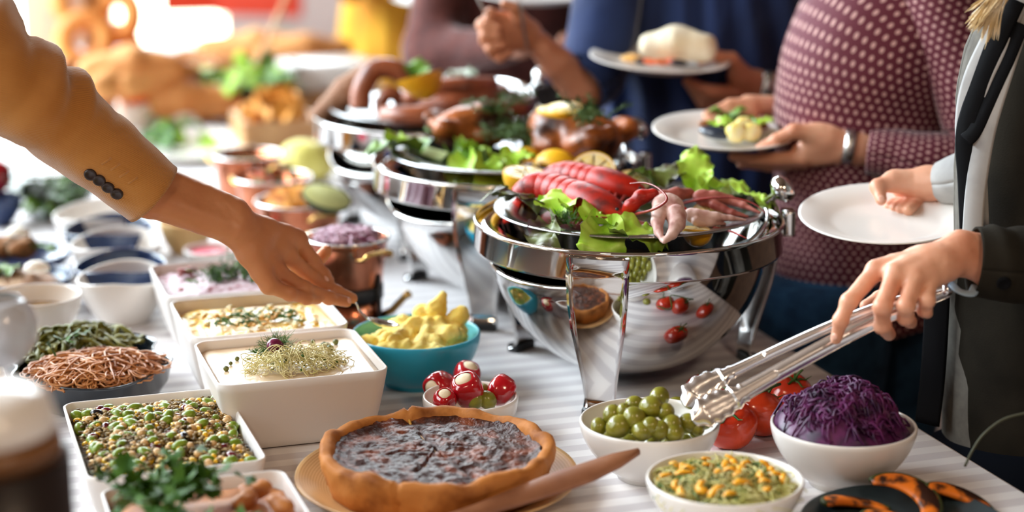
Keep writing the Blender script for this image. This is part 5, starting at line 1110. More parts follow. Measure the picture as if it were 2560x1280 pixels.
BRN = M('roast_meat', srgb(150, 90, 44), .5, noise=(30, srgb(96, 52, 24), .4, .7))
for (x, y) in [(-.03, .03), (.0, .04), (.045, .03)]: ob('meat_slice', mesh('meat_slice', *ico(1, 2, (.024, .014, .007)), BRN), g, (x, y, .012), (.2, .1, random.uniform(0, 3)))
ob('mussel_shell', mesh('mussel_shell', *ico(1, 3, (.030, .014, .010)), M('dark_shell', srgb(40, 48, 62), .25, coat=.4)), g, (-.026, -.032, .010), (.2, .1, -.5))
# ---- person in the blue shirt
BLU = M('blue_shirt', srgb(40, 58, 104), .8, spec=.2, noise=(5, srgb(34, 46, 78), .35, .65), sheen=.4)
bp_ = empty('person', (.36, 3.62, 0), 0, 'person in a navy blue shirt behind the chafing dishes', 'person')
bt = loft(body_path([(1790, -300, 3.62), (1780, -60, 3.62), (1775, 120, 3.60), (1770, 300, 3.60), (1765, 460, 3.60), (1760, 650, 3.60)]), [.20, .215, .215, .205, .20, .205], [.12, .13, .135, .135, .13, .13], .010, 7, 31, 72, 8, upv=(0, -1, 0))
Vb_ = bt[0].copy(); ang = np.arctan2(Vb_[:, 1]-3.6, Vb_[:, 0]-.37); Vb_[:, 1] += .015*np.sin(ang*13+2*np.sin(Vb_[:, 2]*5)); cloth_ob('shirt', (rel(bp_, Vb_), bt[1], bt[2]), BLU, bp_, .003, 'navy blue draped shirt')
bs = loft(body_path([(1452, 215, 3.42), (1478, 190, 3.44), (1500, 110, 3.48), (1520, 0, 3.52), (1560, -160, 3.58)]), [.052, .062, .066, .068, .075], [.050, .060, .064, .068, .075], .006, 16, 32, 36, 8); cloth_ob('shirt_sleeve', (rel(bp_, bs[0]), bs[1], bs[2]), BLU, bp_, .003, 'blue sleeve rolled to the elbow')
prs = chain([D(1500, 120, 3.50), D(1455, 225, 3.42), D(1395, 160, 3.40), D(1330, 92, 3.40)], [.040, .036, .030, .0215])
mcs = [(D(1290, 48, 3.37), .0125), (D(1262, 62, 3.365), .013), (D(1250, 85, 3.36), .012), (D(1262, 112, 3.36), .011)]
fg = [([mcs[0][0], D(1225, 35, 3.345), D(1215, 62, 3.335), D(1245, 70, 3.33)], [.0115, .0100, .0092, .0080]), ([mcs[1][0], D(1205, 62, 3.34), D(1212, 90, 3.33), D(1245, 92, 3.328)], [.0120, .0102, .0094, .0080]), ([mcs[2][0], D(1212, 100, 3.34), D(1226, 122, 3.33), D(1258, 112, 3.33)], [.0115, .0098, .0090, .0078]), ([mcs[3][0], D(1232, 132, 3.34), D(1250, 145, 3.335), D(1275, 130, 3.335)], [.0105, .0090, .0082, .0070])]
prs += hand_prims(D(1330, 92, 3.40), mcs, fg, ([D(1330, 75, 3.38), D(1300, 45, 3.35), D(1285, 20, 3.34), D(1262, 10, 3.335)], [.016, .0125, .0105, .0085]), pr=.018)
prL = chain([D(2080, 225, 3.46), D(1935, 218, 3.42)], [.030, .0245])+[('c', tuple(D(1935, 218, 3.42)), tuple(D(1845, 190, 3.40)), .024, .020, .012), ('c', tuple(D(1930, 222, 3.42)), tuple(D(1830, 235, 3.41)), .022, .018, .012)]
prL += [('c', tuple(D(1850, 178, 3.40)), tuple(D(1830, 148, 3.38)), .0170, .0125, .008), ('c', tuple(D(1830, 148, 3.38)), tuple(D(1785, 138, 3.36)), .0118, .0100, .005), ('c', tuple(D(1785, 138, 3.36)), tuple(D(1752, 152, 3.35)), .0098, .0078, .004)]
for k in range(4): prL += chain([D(1835, 232+k*7, 3.40+.012*k), D(1770-k*4, 226+k*10, 3.39+.014*k), D(1718+k*8, 205+k*12, 3.385+.016*k)], [.0130, .0112, .0085], .004)
prs += prL+chain([D(1500, 120, 3.50), D(1600, 60, 3.60), D(1900, 100, 3.62), D(2080, 225, 3.46)], [.040, .05, .05, .030])
V, F = sdf(prs, .0032, .008); ob('body', mesh('body', rel(bp_, V), F, SKB), bp_, label='bare forearm and hands')
band(D(1916, 215, 3.415), (D(1960, 220, 3.42)-D(1900, 214, 3.42)).normalized(), .0262, .010, M('watch_metal', (.5, .48, .44), .25, 1.0, bump=(200, .6, .002)), bp_, 'wristwatch', 'metal wristwatch')
sl = loft(body_path([(1985, 224, 3.43), (2060, 228, 3.46), (2160, 180, 3.52), (2160, 0, 3.58)]), [.036, .046, .06, .07], [.036, .046, .06, .07], .004, 16, 33, 30, 6); cloth_ob('shirt_sleeve', (rel(bp_, sl[0]), sl[1], sl[2]), BLU, bp_, .003)
for s in (-.09, .09): ob('trouser_leg', mesh('trouser_leg', *tube([(s, 0, .98), (s, 0, .5), (s, 0, .02)], [.11, .085, .06], 16), M('navy_trousers', srgb(24, 28, 44), .9)), bp_)
p3_ = plate(1648, 168, 3.36, .127, .06, .05, 'white dinner plate with a wrap held by the person in blue'); pc = Vector(p3_.location)
V, F = sdf(chain([(-.045, 0, 0), (0, 0, .006), (.05, -.004, 0)], [.022, .031, .026]), .004, .01, bumpy(.0025, 40, 3)); g = empty('tortilla_wrap', pc+Vector((.028, -.005, .038)), -.2, 'rolled white tortilla wrap on the plate in front of the blue shirt', 'wrap')
ob('tortilla', mesh('tortilla', V, F, M('tortilla', srgb(240, 226, 196), .6, noise=(14, srgb(226, 200, 150), .5, .75))), g); V, F = leaf_sheet(.03, .03, .004, 300); ob('lettuce', mesh('lettuce', V, F, LET2), g, (-.050, 0, .0), (0, 2.6, 3.1))
for i, (x, y, c_) in enumerate([(-.02, -.04, srgb(232, 110, 60)), (.0, -.045, srgb(232, 120, 70)), (.02, -.045, srgb(226, 100, 56)), (-.03, -.035, srgb(30, 26, 34)), (.03, -.055, srgb(30, 26, 34)), (-.055, -.01, srgb(246, 190, 110)), (-.045, .01, srgb(246, 190, 110))]):
    mt = M('relish_%d' % i, c_, .4); ob('relish_piece', mesh('relish_piece', *ico(1, 2, (.017, .007, .006))), None, pc+Vector((x, y, .016)), (0, .1, random.uniform(-.6, .6)), label=['orange carrot stick left of the wrap', 'middle orange carrot stick before the wrap', 'right orange carrot stick before the wrap', 'black olive at the open end of the wrap', 'black olive near the fingers on the wrap plate', 'pale orange slice on the empty side of the plate', 'rear pale orange slice on the wrap plate'][i], cat=['carrot', 'carrot', 'carrot', 'olive', 'olive', 'slice', 'slice'][i], group='relish on the wrap plate').data.materials.append(mt)
fk = MB(); f0, f1 = D(1284, -70, 3.325), D(1318, 118, 3.335); fk.add(tube([f0, f0.lerp(f1, .4), f1], [.0035, .004, .006], 8, True, .4)); ob('fork', fk.me('fork', M('dull_steel', (.42, .38, .36), .3, 1.0)), None, label='steel fork held upright by the person in blue', cat='fork')
fk = MB(); f0, f1 = D(1180, -30, 3.32), D(1222, 48, 3.34); fk.add(tube([f0, f0.lerp(f1, .5), f1], [.003, .0035, .004], 8, True, .5)); ob('knife', fk.me('knife', MATS['dull_steel']), None, label='steel knife handle sticking out left of the same fist', cat='knife')
# ---- people further back
MAR = M('maroon_knit', srgb(98, 50, 42), .9, noise=(40, srgb(74, 36, 32), .4, .65), bump=(120, .6, .003), sheen=.4); DGR = M('charcoal_cloth', srgb(48, 44, 44), .9)
mp = empty('person', (.02, 4.35, 0), 0, 'person in maroon knitwear further along the buffet', 'person')
V, F = sdf([('e', (-.05, 0, 1.15), (.20, .15, .36)), ('c', (-.16, -.08, 1.3), (-.20, -.20, 1.02), .07, .055), ('c', (-.20, -.20, 1.02), (-.03, -.36, 1.07), .055, .042), ('c', (.12, -.08, 1.3), (.22, -.20, 1.06), .07, .055), ('c', (.22, -.20, 1.06), (.14, -.36, 1.08), .055, .042)], .011, .05, bumpy(.006, 16, 3)); ob('sweater', mesh('sweater', V, F, MAR), mp, label='maroon knitted sweater')
for s in (-.09, .09): ob('trouser_leg', mesh('trouser_leg', *tube([(s, 0, .95), (s, 0, .5), (s, 0, .02)], [.13, .09, .07], 16), DGR), mp)
V, F = sdf(chain([(.03, -.45, 1.09), (-.0, -.41, 1.075), (-.06, -.34, 1.065), (-.19, -.20, 1.02), (-.15, -.08, 1.28), (.11, -.08, 1.28), (.21, -.20, 1.06), (.16, -.34, 1.075), (.12, -.41, 1.085), (.09, -.45, 1.09)], [.016, .026, .030, .034, .04, .04, .034, .030, .026, .016]), .005, .01); ob('body', mesh('body', V, F, SKB), mp, label='hands under a plate')
plate(1345, 0, 3.95, .132, .05, 0, 'white plate at the top edge held by the person in maroon')
YEL = M('yellow_skirt', srgb(236, 176, 44), .7, noise=(6, srgb(206, 130, 20), .4, .65)); yp = empty('person', dp(985, 100, 6.3)*Vector((1, 1, 0)) if False else (dp(985, 100, 6.3).x, 6.3, 0), 0, 'person in a pleated yellow skirt at the far end of the room', 'person')
V, F = lathe([(.15, 1.05), (.17, .9), (.21, .6), (.25, .2), (.245, .2), (.14, 1.05)], 96, lambda r, z, a: (r*(1+.05*math.sin(18*a)*(1.1-z)), z)); ob('skirt', mesh('skirt', V, F, YEL), yp, label='pleated yellow skirt')
V, F = sdf([('e', (0, 0, 1.25), (.18, .13, .30)), ('c', (-.15, 0, 1.4), (-.20, -.1, 1.08), .06, .05), ('c', (-.2, -.1, 1.08), (-.12, -.25, .98), .05, .05)], .012, .05, bumpy(.012, 20, 3)); ob('sweater', mesh('sweater', V, F, M('brown_knit', srgb(140, 84, 40), .95, noise=(20, srgb(110, 60, 24), .4, .6))), yp, label='shaggy brown jumper')
for s in (-.08, .08): ob('leg', mesh('leg', *tube([(s, 0, .9), (s, 0, .3), (s, -.02, .02)], [.07, .05, .04], 12), SKB), yp)
plate(1085, 10, 5.0, .11, .05, 0, 'small white plate at the top edge before the yellow skirt')
# ------------------------------------------------------------------ left side of the table and background
def slant(h):
    def fn(r, z, a):
        t = max(0, (z/h-.35)/.65); return r*(1+.10*t*abs(math.cos(a))), z-.010*t*abs(math.cos(a))**1.5+.004*t*math.sin(a)
    return fn
for i, (px, py, w_, mt, inn, lab) in enumerate([(305, 680, 205, WHITE, None, 'front white oval bowl in the row behind the soup bowl'), (300, 650, 205, NAVY, NAVY, 'navy oval bowl second in the row of oval bowls'), (290, 594, 205, WHITE, None, 'white oval bowl in the middle of the row'), (270, 560, 200, NAVY, NAVY, 'navy oval bowl fourth in the row under the sleeve'), (248, 522, 205, WHITE, None, 'rearmost white oval bowl with cream inside')]):
    bowl('oval_bowl', lab, px, py, .082, w_*1.02, mt, 'row of nested oval bowls', slant(.082), inn, foot=.62, e=2.0)
sb_, SBC, SBR = bowl('soup_bowl', 'plain white bowl of broth at the left edge', 88, 738, .08, 228, WHITE)
ob('broth', mesh('broth', *lathe([(0, 0), (SBR*.86, 0), (SBR*.84, -.004)], 40), M('broth', srgb(190, 150, 96), .12)), None, SBC+Vector((0, 0, -.026)), label='thin tan broth in the plain white bowl', cat='soup')
# out-of-focus vessels right in front
gb = empty('footed_glass', dp(-8, 822, 1.9)*Vector((1, 1, 0))+Vector((0, 0, T)), 0, 'blurred pale footed glass at the left edge', 'glass')
hz = dp(-8, 822, 1.9).z-T
ob('bowl', mesh('bowl', *lathe([(.043*math.sin(t), hz-.043*math.cos(t)) for t in np.linspace(.08, 2.45, 20)]+[(.0415*math.sin(t), hz-.0415*math.cos(t)) for t in np.linspace(2.45, .0, 20)], 36), M('milky_glass', srgb(250, 250, 252), .08, trans=.6)), gb)
ob('stem', mesh('stem', *tube([(0, 0, .004), (0, 0, hz-.046)], .005, 10), MATS['milky_glass']), gb); ob('foot', mesh('foot', *lathe([(0, .006), (.006, .005), (.034, .002), (.036, 0), (0, 0)], 28), MATS['milky_glass']), gb)
jx = dp(172, 1100, 1.5).x-.078; jr = empty('coffee_dispenser', (jx, 1.5, T), 0, 'blurred dark dispenser with white lid in the near left corner', 'dispenser'); ht = dp(60, 965, 1.5).z-T
ob('body', mesh('body', *lathe([(0, 0), (.074, 0), (.078, .006), (.078, ht-.062), (.0, ht-.062)], 40), M('dark_lacquer', srgb(26, 15, 11), .35)), jr); ob('neck_band', mesh('neck_band', *lathe([(.0, ht-.062), (.072, ht-.062), (.070, ht-.040), (0, ht-.040)], 40), M('amber_band', srgb(120, 78, 38), .35)), jr)
ob('lid', mesh('lid', *lathe([(0, ht-.040), (.066, ht-.040), (.068, ht-.034), (.062, ht-.012), (.040, ht-.002), (0, ht)], 40), WHITE), jr, label='rounded white lid')
# pasta dish
PDC = at(215, 905, T+.045); PROT = math.radians(24)
def pout(s, z, sc=1.0):
    P = []
    for i in range(64):
        a = 2*PI*i/64; k = 1-.20*math.exp(-(math.sin(a)/.22)**2)+.06*math.cos(2*a)*0
        P.append((.122*s*k*math.cos(a), .160*s*(.94+.06*math.cos(4*a))*math.sin(a), z))
    return P
V, F = stack([pout(.80, 0), pout(.84, .002), pout(.95, .022), pout(1.0, .048), pout(1.02, .052), pout(1.0, .053), pout(.97, .049), pout(.92, .024), pout(.82, .007)], True, True)
pdsh = ob('pasta_dish', mesh('pasta_dish', V, F, M('dark_slate_glaze', srgb(20, 30, 38), .22, coat=.4)), None, (PDC.x, PDC.y, T+.0005), (0, 0, PROT), label='dark wavy dish holding green and brown pasta', cat='dish')
TAG = M('spinach_tagliatelle', srgb(84, 84, 22), .45, spec=.3, noise=(30, srgb(122, 118, 46), .4, .65)); SPG = M('wholewheat_spaghetti', srgb(200, 136, 78), .4, noise=(20, srgb(160, 96, 48), .4, .68), coat=.2)
def flat_strands(mb, n, C, rx, ry, zf, ln, rad, flat, rz=.014, steps=10):
    for _ in range(n):
        a = random.uniform(0, 6.28); q = math.sqrt(random.random())*.8; x, y = rx*q*math.cos(a), ry*q*math.sin(a); d = random.uniform(0, 6.28); pts = []; l = ln*random.uniform(.6, 1.2); k = random.gauss(0, 2.2); ph = random.uniform(0, 6.28); lf = random.uniform(0, rz)
        for s in range(steps):
            t = s/(steps-1); pts.append((C[0]+x, C[1]+y, C[2]+zf(x, y)+lf*math.sin(PI*t)+.003*math.sin(ph+t*9))); d += (k+1.4*math.sin(ph+6*t))/steps*1.6; x += math.cos(d)*l/steps; y += math.sin(d)*l/steps
            if (x/rx)**2+(y/ry)**2 > .85: d += 1.0
        mb.add(tube(smooth_path(pts, 2), rad, 6, False, flat))
mb = MB(); mb.add(mound(.070, .016, -.006, amp=.006, sc=50, seed=6)); flat_strands(mb, 150, (0, 0, .004), .092, .072, lambda x, y: .020*max(0, 1-(x/.095)**2-(y/.08)**2), .085, .0036, .28)
loc = Vector((PDC.x, PDC.y, T+.042))+Vector((math.sin(-PROT)*.070, math.cos(PROT)*.070, 0)); ob('green_pasta', mb.me('green_pasta', TAG), None, loc, (0, 0, PROT), label='green tagliatelle heaped in the far half of the dark dish', cat='pasta', kind='stuff')
mb = MB(); mb.add(mound(.066, .012, -.006, amp=.004, sc=50, seed=7)); strands(mb, 330, (0, 0, .004), .082, .066, lambda x, y: .018*max(0, 1-(x/.1)**2-(y/.085)**2), .10, .0013, 1.0, .012, 5, 12)
loc = Vector((PDC.x, PDC.y, T+.044))-Vector((math.sin(-PROT)*.066, math.cos(PROT)*.066, 0)); ob('brown_spaghetti', mb.me('brown_spaghetti', SPG), None, loc, (0, 0, PROT), label='brown wholewheat spaghetti in the near half of the dark dish', cat='pasta', kind='stuff')
for i, (px, py, s) in enumerate([(178, 838, .020), (205, 832, .018), (160, 850, .018), (128, 872, .016)]):
    ob('parsley_leaf', mesh('parsley_leaf', *parsley((0, 0, 0), s, 0), PARS), None, at(px, py, T+.082), (random.gauss(.3, .3), random.gauss(0, .4), random.uniform(0, 6.28)), label=['parsley leaf topping the green pasta', 'rightmost parsley leaf on the green pasta', 'lower parsley leaf on the green pasta', 'parsley leaf at the left of the green pasta'][i], cat='parsley', group='parsley on the pasta')
# near tray with parsley, left bottom
fc = Vector((ec.x, ec.y, 0))-UY*.335+UX*.012
tray('shallow white tray of golden bake in the bottom left corner', fc, .108, .150, .062, math.radians(18.5), 'shallow white trays', .86, .018)
ob('golden_bake', mesh('golden_bake', *mound(0, .010, -.006, hx=.101, hy=.142, amp=.010, sc=30, seed=15), M('golden_bake', srgb(206, 132, 66), .5, noise=(20, srgb(150, 82, 36), .4, .65), bump=(60, .6, .004))), None, (fc.x, fc.y, T+.046), (0, 0, math.radians(18.5)), label='golden brown baked dish in the bottom left tray', cat='bake')
for i in range(7):
    p = Vector((fc.x, fc.y, T+.062))+UX*(.03+.012*(i % 3)+random.uniform(-.02, .03))+UY*(.09-.03*i)
    V, F = sdf([('e', (0, 0, 0), (.018, .013, .010)), ('e', (.012, .005, .003), (.010, .010, .008))], .003, .005, bumpy(.002, 90, i)); ob('fried_piece', mesh('fried_piece', V, F, MATS['golden_bake']), None, p, (0, 0, i), label='crisp fried piece on the bottom left tray beside the blurred parsley', cat='fritter', group='fried pieces on the golden bake')
pb = empty('parsley_bunch', Vector((fc.x, fc.y, T+.072))-UX*.045+UY*.055, 0, 'blurred dark green parsley bunch on the bottom left tray', 'parsley')
mb = MB()
for i in range(16):
    a = random.uniform(0, 6.28); mb.add(tube([(0, 0, 0), (math.cos(a)*.03, math.sin(a)*.03, .02), (math.cos(a)*.07, math.sin(a)*.06, .03)], .0011, 4, False))
ob('stalks', mb.me('stalks', PARS), pb)
pl_me = mesh('leaf', *parsley((0, 0, 0), .022, 0), PARS)
for i in range(56):
    ob('leaf', pl_me, pb, (random.gauss(.012, .042), random.gauss(-.01, .040), random.uniform(.010, .040)), (random.gauss(0, .5), random.gauss(0, .5), random.uniform(0, 6.28)), (random.uniform(.7, 1.2),)*3)
# dark plate with grilled pumpkin
dpl = at(2262, 1305, T+.02); ob('dark_plate', mesh('dark_plate', *lathe([(0, .004), (.08, .004), (.10, .010), (.118, .020), (.120, .0205), (.121, .019), (.104, .006), (.085, 0), (0, 0)], 56), M('slate_plate', srgb(46, 58, 62), .35)), None, (dpl.x, dpl.y, T+.0005), label='dark slate plate of grilled pumpkin in the bottom right corner', cat='plate')
PUM = M('grilled_pumpkin', srgb(226, 116, 26), .45, noise=(30, srgb(46, 20, 8), .50, .60)); PSK = M('pumpkin_skin', srgb(60, 72, 26), .5, noise=(40, srgb(20, 22, 10), .4, .7))
def pumpkin(px, py, z, R, arc, rot, tilt, label):
    g = empty('pumpkin_slice', at(px, py, z), rot, label, 'pumpkin', 'grilled pumpkin slices'); g.rotation_euler = (tilt[0], tilt[1], rot); n = 18
    ob('flesh', mesh('flesh', *tube([(R*math.cos(arc*(i/n-.5)), R*math.sin(arc*(i/n-.5)), 0) for i in range(n+1)], [R*.36*math.sin(PI*(.06+.88*i/n))**.6 for i in range(n+1)], 12, True, .42), PUM), g)
    ob('skin', mesh('skin', *tube([((R*1.0+R*.33*math.sin(PI*(.06+.88*i/n)))*math.cos(arc*(i/n-.5)), (R*1.0+R*.33*math.sin(PI*(.06+.88*i/n)))*math.sin(arc*(i/n-.5)), 0) for i in range(n+1)], .0032, 8, True, 1.2), PSK), g)
pumpkin(2235, 1262, T+.024, .044, 2.9, .6, (.35, -.15, 0), 'largest curved pumpkin slice standing at the back of the dark plate'); pumpkin(2160, 1275, T+.020, .042, 2.5, 1.9, (.2, .1, 0), 'pumpkin slice at the left of the dark plate')
pumpkin(2400, 1268, T+.022, .046, 2.0, 1.4, (.3, 0, 0), 'pumpkin slice at the right of the dark plate'); pumpkin(2250, 1320, T+.020, .042, 2.6, 1.5, (.2, .1, 0), 'pumpkin slice nearest the frame edge'); pumpkin(2360, 1310, T+.018, .03, 2.0, 2.6, (.2, .3, 0), 'small green pumpkin end piece')
q = smooth_path([dp(2575, 1030, 2.16), dp(2510, 1048, 2.16), dp(2460, 1085, 2.155), dp(2432, 1125, 2.15), dp(2412, 1166, 2.148)], 6); ob('drawstring', mesh('drawstring', *tube([x-Vector(wm.location) for x in q], .0016, 6), M('olive_cord', srgb(66, 66, 46), .7)), wm, label='thin olive drawstring')
# navy bowls with egg at the left edge
def egg_wedge(P, label, rz=0):
    g = empty('egg_wedge', P, rz, label, 'egg', 'egg wedges at the left edge'); V, F = lathe([(0, -.022), (.010, -.019), (.0165, -.008), (.0165, .006), (.010, .018), (0, .022)], 20); V = [(x, y if y < 0 else y*.1, z) for x, y, z in V]
    ob('egg_white', mesh('egg_white', [(z, x, -y) for x, y, z in V], F, M('egg_white', srgb(248, 240, 224), .35, sss=.2)), g); ob('yolk', mesh('yolk', *ico(1, 2, (.011, .0105, .003)), M('egg_yolk', srgb(244, 190, 70), .5)), g, (0, 0, .001))
nb, NC, NR = bowl('navy_bowl', 'navy bowl with tuna salad and egg above the broth bowl', 62, 690, .055, 240, NAVY, 'navy bowls at the left edge', inner=NAVY)
TUN = M('tuna_salad', srgb(196, 160, 124), .6, noise=(30, srgb(150, 104, 70), .4, .65)); ob('tuna_salad', mesh('tuna_salad', *mound(NR*.75, .022, -.006, amp=.006, sc=60, seed=31), TUN), None, NC+Vector((.0, 0, -.014)), label='tan tuna salad in the navy bowl', cat='salad')
egg_wedge(at(92, 676, T+.082), 'egg wedge on the tuna salad in the navy bowl', .3)
V, F = leaf_sheet(.05, .05, .006, 401); ob('lettuce_leaf', mesh('lettuce_leaf', V, F, LET2), None, at(20, 690, T+.06), (0, -.5, 2.0), label='green leaf left of the tuna salad', cat='lettuce')
nb2, NC2, NR2 = bowl('navy_bowl', 'wide navy dish of browned loaf slices at the left edge', 60, 632, .04, 235, NAVY, 'navy bowls at the left edge', inner=NAVY)
for i, (px, py, s) in enumerate([(15, 618, .034), (55, 622, .030), (40, 606, .026)]):
    V, F = sdf([('e', (0, 0, 0), (s, s*.75, s*.6)), ('e', (s*.5, 0, s*.2), (s*.5, s*.5, s*.4))], .004, .01, bumpy(.004, 60, i)); ob('crumbed_patty', mesh('crumbed_patty', V, F, M('browned_crumb', srgb(150, 96, 46), .7, noise=(40, srgb(96, 70, 30), .42, .62))), None, at(px, py, T+.052), (0, 0, i), label=['leftmost browned patty in the wide navy dish', 'right browned patty in the wide navy dish', 'rear browned patty in the wide navy dish'][i], cat='patty', group='browned patties')
V, F = leaf_sheet(.05, .045, .006, 402); ob('lettuce_leaf', mesh('lettuce_leaf', V, F, LET2), None, at(72, 630, T+.045), (0, -.4, .6), label='green leaf right of the browned patties', cat='lettuce'); egg_wedge(at(45, 588, T+.085), 'egg wedge on the browned patties', -.2)
bowl('navy_bowl', 'small navy bowl beside the glass salad bowl', 0, 490, .06, 110, NAVY, 'navy bowls at the left edge', inner=NAVY)
ob('red_pepper', mesh('red_pepper', *ico(1, 3, (.03, .03, .035)), PEPM), None, at(-8, 440, T+.09), label='red pepper behind the small navy bowl', cat='pepper')
# glass bowl of green salad behind the sleeve
def glass_bowl(px, py, h, w_, label, foot=.4, e=1.8):
    p = at(px, py, T+h); R = w_/2/ppm(p); pr = bowl_prof(R, h, .003, foot, e); return ob('glass_bowl', mesh('glass_bowl', *lathe(pr, 48), GLASS), None, (p.x, p.y, T+.0005), label=label, cat='bowl', group='clear glass salad bowls'), Vector((p.x, p.y, T+h)), R
def greens(name, C, R, n, label, mats, z0=-.03, hh=.03, sz=.05):
    g = empty(name, C+Vector((0, 0, z0)), 0, label, 'salad')
    for i in range(n):
        a = random.uniform(0, 6.28); q = R*.7*math.sqrt(random.random()); V, F = leaf_sheet(sz*random.uniform(.7, 1.2), sz*.8, .006, random.randint(0, 9999), 9, 9); ob('leaf', mesh('leaf', V, F, mats[i % len(mats)]), g, (q*math.cos(a), q*math.sin(a), random.uniform(-.02, hh)), (random.gauss(0, .5), random.gauss(-.3, .5), random.uniform(0, 6.28)))
    return g
_, GC_, GR = glass_bowl(128, 420, .10, 232, 'clear glass bowl of green salad behind the sleeve', .5, 2.0); greens('green_salad', GC_, GR, 26, 'dark green leaf salad in the glass bowl behind the sleeve', [LET2, PARS], -.055, .02)
_, BC2, BR2 = glass_bowl(608, 165, .13, 290, 'large clear glass salad bowl in the background', .42, 1.25); greens('green_salad', BC2, BR2, 40, 'bright green salad in the large glass bowl', [LET1, LET2, LET1], -.06, .03, .08)
ob('wooden_spoon', mesh('wooden_spoon', *tube([BC2+Vector((.01, 0, -.05)), BC2+Vector((.06, .02, .06)), BC2+Vector((.13, .04, .21))], [.012, .009, .010], 10, True, .6), WOODL), None, label='wooden salad spoon leaning in the large glass bowl', cat='spoon')
# wooden and pink dishes behind the wrist
bowl('wooden_bowl', 'pale wooden bowl behind the wrist', 465, 552, .06, 134, M('cream_wood', srgb(222, 182, 122), .5), foot=.6)
pk, PKC, PKR = bowl('small_dish', 'small white dish of pink sauce behind the thyme', 528, 622, .035, 138, WHITE, foot=.6); ob('pink_sauce', mesh('pink_sauce', *lathe([(0, .002), (PKR*.86, 0), (PKR*.84, -.004)], 32), M('pink_sauce', srgb(214, 84, 104), .25)), None, PKC+Vector((0, 0, -.007)), label='pink sauce in the small white dish', cat='sauce')
# copper pans
def handle_loop(w_, drop, r): return tube(smooth_path([(0, -w_, 0), (.018, -w_, drop*.3), (.026, -w_*.7, drop), (.026, w_*.7, drop), (.018, w_, drop*.3), (0, w_, 0)], 5), r, 8)
def copper(px, py, h, w_, label, hands=(0.4, 3.5), stand=False):
    p = at(px, py, T+h); R = w_/2/ppm(p); z0 = h*.42 if stand else 0; g = empty('copper_pan', (p.x, p.y, T), 0, label, 'pan', 'copper serving pans')
    pr = [(0, z0+.002), (R*.72, z0+.002), (R*.84, z0+.012), (R*.96, h-.012), (R*.965, h-.008), (R*1.03, h-.004), (R*1.04, h), (R*1.02, h+.001), (R*.94, h-.006), (R*.82, z0+.016), (R*.70, z0+.006), (0, z0+.006)]
    ob('pan', mesh('pan', *lathe(pr, 48), COPPER), g); ob('rim', mesh('rim', *lathe([(R*1.0, h-.002), (R*1.05, h-.001), (R*1.05, h+.002), (R*.97, h+.002)], 48, close=True), STEEL), g)
    for a in hands: ob('handle', mesh('handle', *handle_loop(.026, .012, .0036), BRASS), g, (R*.98*math.cos(a), R*.98*math.sin(a), h-.022), (0, 0, a))
    if stand:
        ob('stand_band', mesh('stand_band', *lathe([(R*.78, z0-.012), (R*.86, z0-.012), (R*.86, z0+.010), (R*.78, z0+.010)], 40, close=True), BLACKM), g); ob('burner_base', mesh('burner_base', *lathe([(0, 0), (R*.80, 0), (R*.82, .004), (R*.80, z0-.010), (0, z0-.010)], 40), COPPER), g)
        for a in (-.5, 1.6, 3.7): ob('stand_leg', mesh('stand_leg', *tube([(R*.88*math.cos(a), R*.88*math.sin(a), z0+.03), (R*.90*math.cos(a), R*.90*math.sin(a), 0)], .006, 6, True, .5), BLACKM), g)
        a = -.35; ob('side_handle', mesh('side_handle', *tube([(R*.8*math.cos(a), R*.8*math.sin(a), z0*.35), (R*1.15*math.cos(a), R*1.15*math.sin(a), z0*.55), (R*1.5*math.cos(a), R*1.5*math.sin(a), z0*.95), (R*1.62*math.cos(a), R*1.62*math.sin(a), z0*1.05)], [.006, .006, .0055, .007], 8), BRASS), g)
    return Vector((p.x, p.y, T+h)), R
C1, R1 = copper(868, 592, .150, 206, 'copper pan on a burner stand with red onion salad', (-.9, 2.3), True)
ONI = M('red_onion', srgb(206, 170, 186), .35, noise=(40, srgb(126, 56, 86), .45, .68)); mb = MB(); mb.add(mound(R1*.9, .016, -.006, amp=.004, sc=70, seed=41)); strands(mb, 150, (0, 0, .003), R1*.75, R1*.75, lambda x, y: .014*max(0, 1-(x*x+y*y)/R1**2), .035, .0019, 1.2, .008, 5, 6)
ob('onion_salad', mb.me('onion_salad', ONI), None, C1+Vector((0, 0, -.008)), label='sliced red onion salad in the front copper pan', cat='salad', kind='stuff')
C2, R2 = copper(748, 500, .10, 216, 'copper pan of orange grated carrot', (-1.0, 2.2))
mb = MB(); mb.add(mound(R2*.85, .030, -.006, amp=.004, sc=70, seed=42)); strands(mb, 200, (0, 0, .003), R2*.7, R2*.7, lambda x, y: .028*max(0, 1-(x*x+y*y)/R2**2), .025, .0015, 1.2, .006, 4, 5); ob('grated_carrot', mb.me('grated_carrot', M('grated_carrot', srgb(240, 172, 60), .5, noise=(40, srgb(214, 130, 30), .4, .65))), None, C2+Vector((0, 0, -.010)), label='orange grated carrot heaped in the copper pan', cat='carrot', kind='stuff')
g = empty('avocado_half', at(818, 490, T+.125), 0, 'avocado half leaning at the right of the grated carrot', 'avocado'); g.rotation_euler = (.5, .25, .3); ob('flesh', mesh('flesh', *lathe([(0, .002), (.030, .001), (.034, -.001)], 28), M('avocado_flesh', srgb(222, 224, 150), .4)), g, scale=(1.35, 1, 1)); ob('skin', mesh('skin', *lathe([(.035, 0), (.034, -.010), (.024, -.022), (0, -.028)], 28), M('avocado_skin', srgb(34, 52, 20), .5)), g, scale=(1.35, 1, 1))
C3, R3_ = copper(682, 442, .10, 190, 'copper pan of mixed tomato salad', (-.8, 2.4)); greens('tomato_salad', C3, R3_, 10, 'mixed leaves and tomato in the copper pan', [LET2, PARS, M('tomato_bits', srgb(210, 96, 56), .4)], -.006, .012, .03)
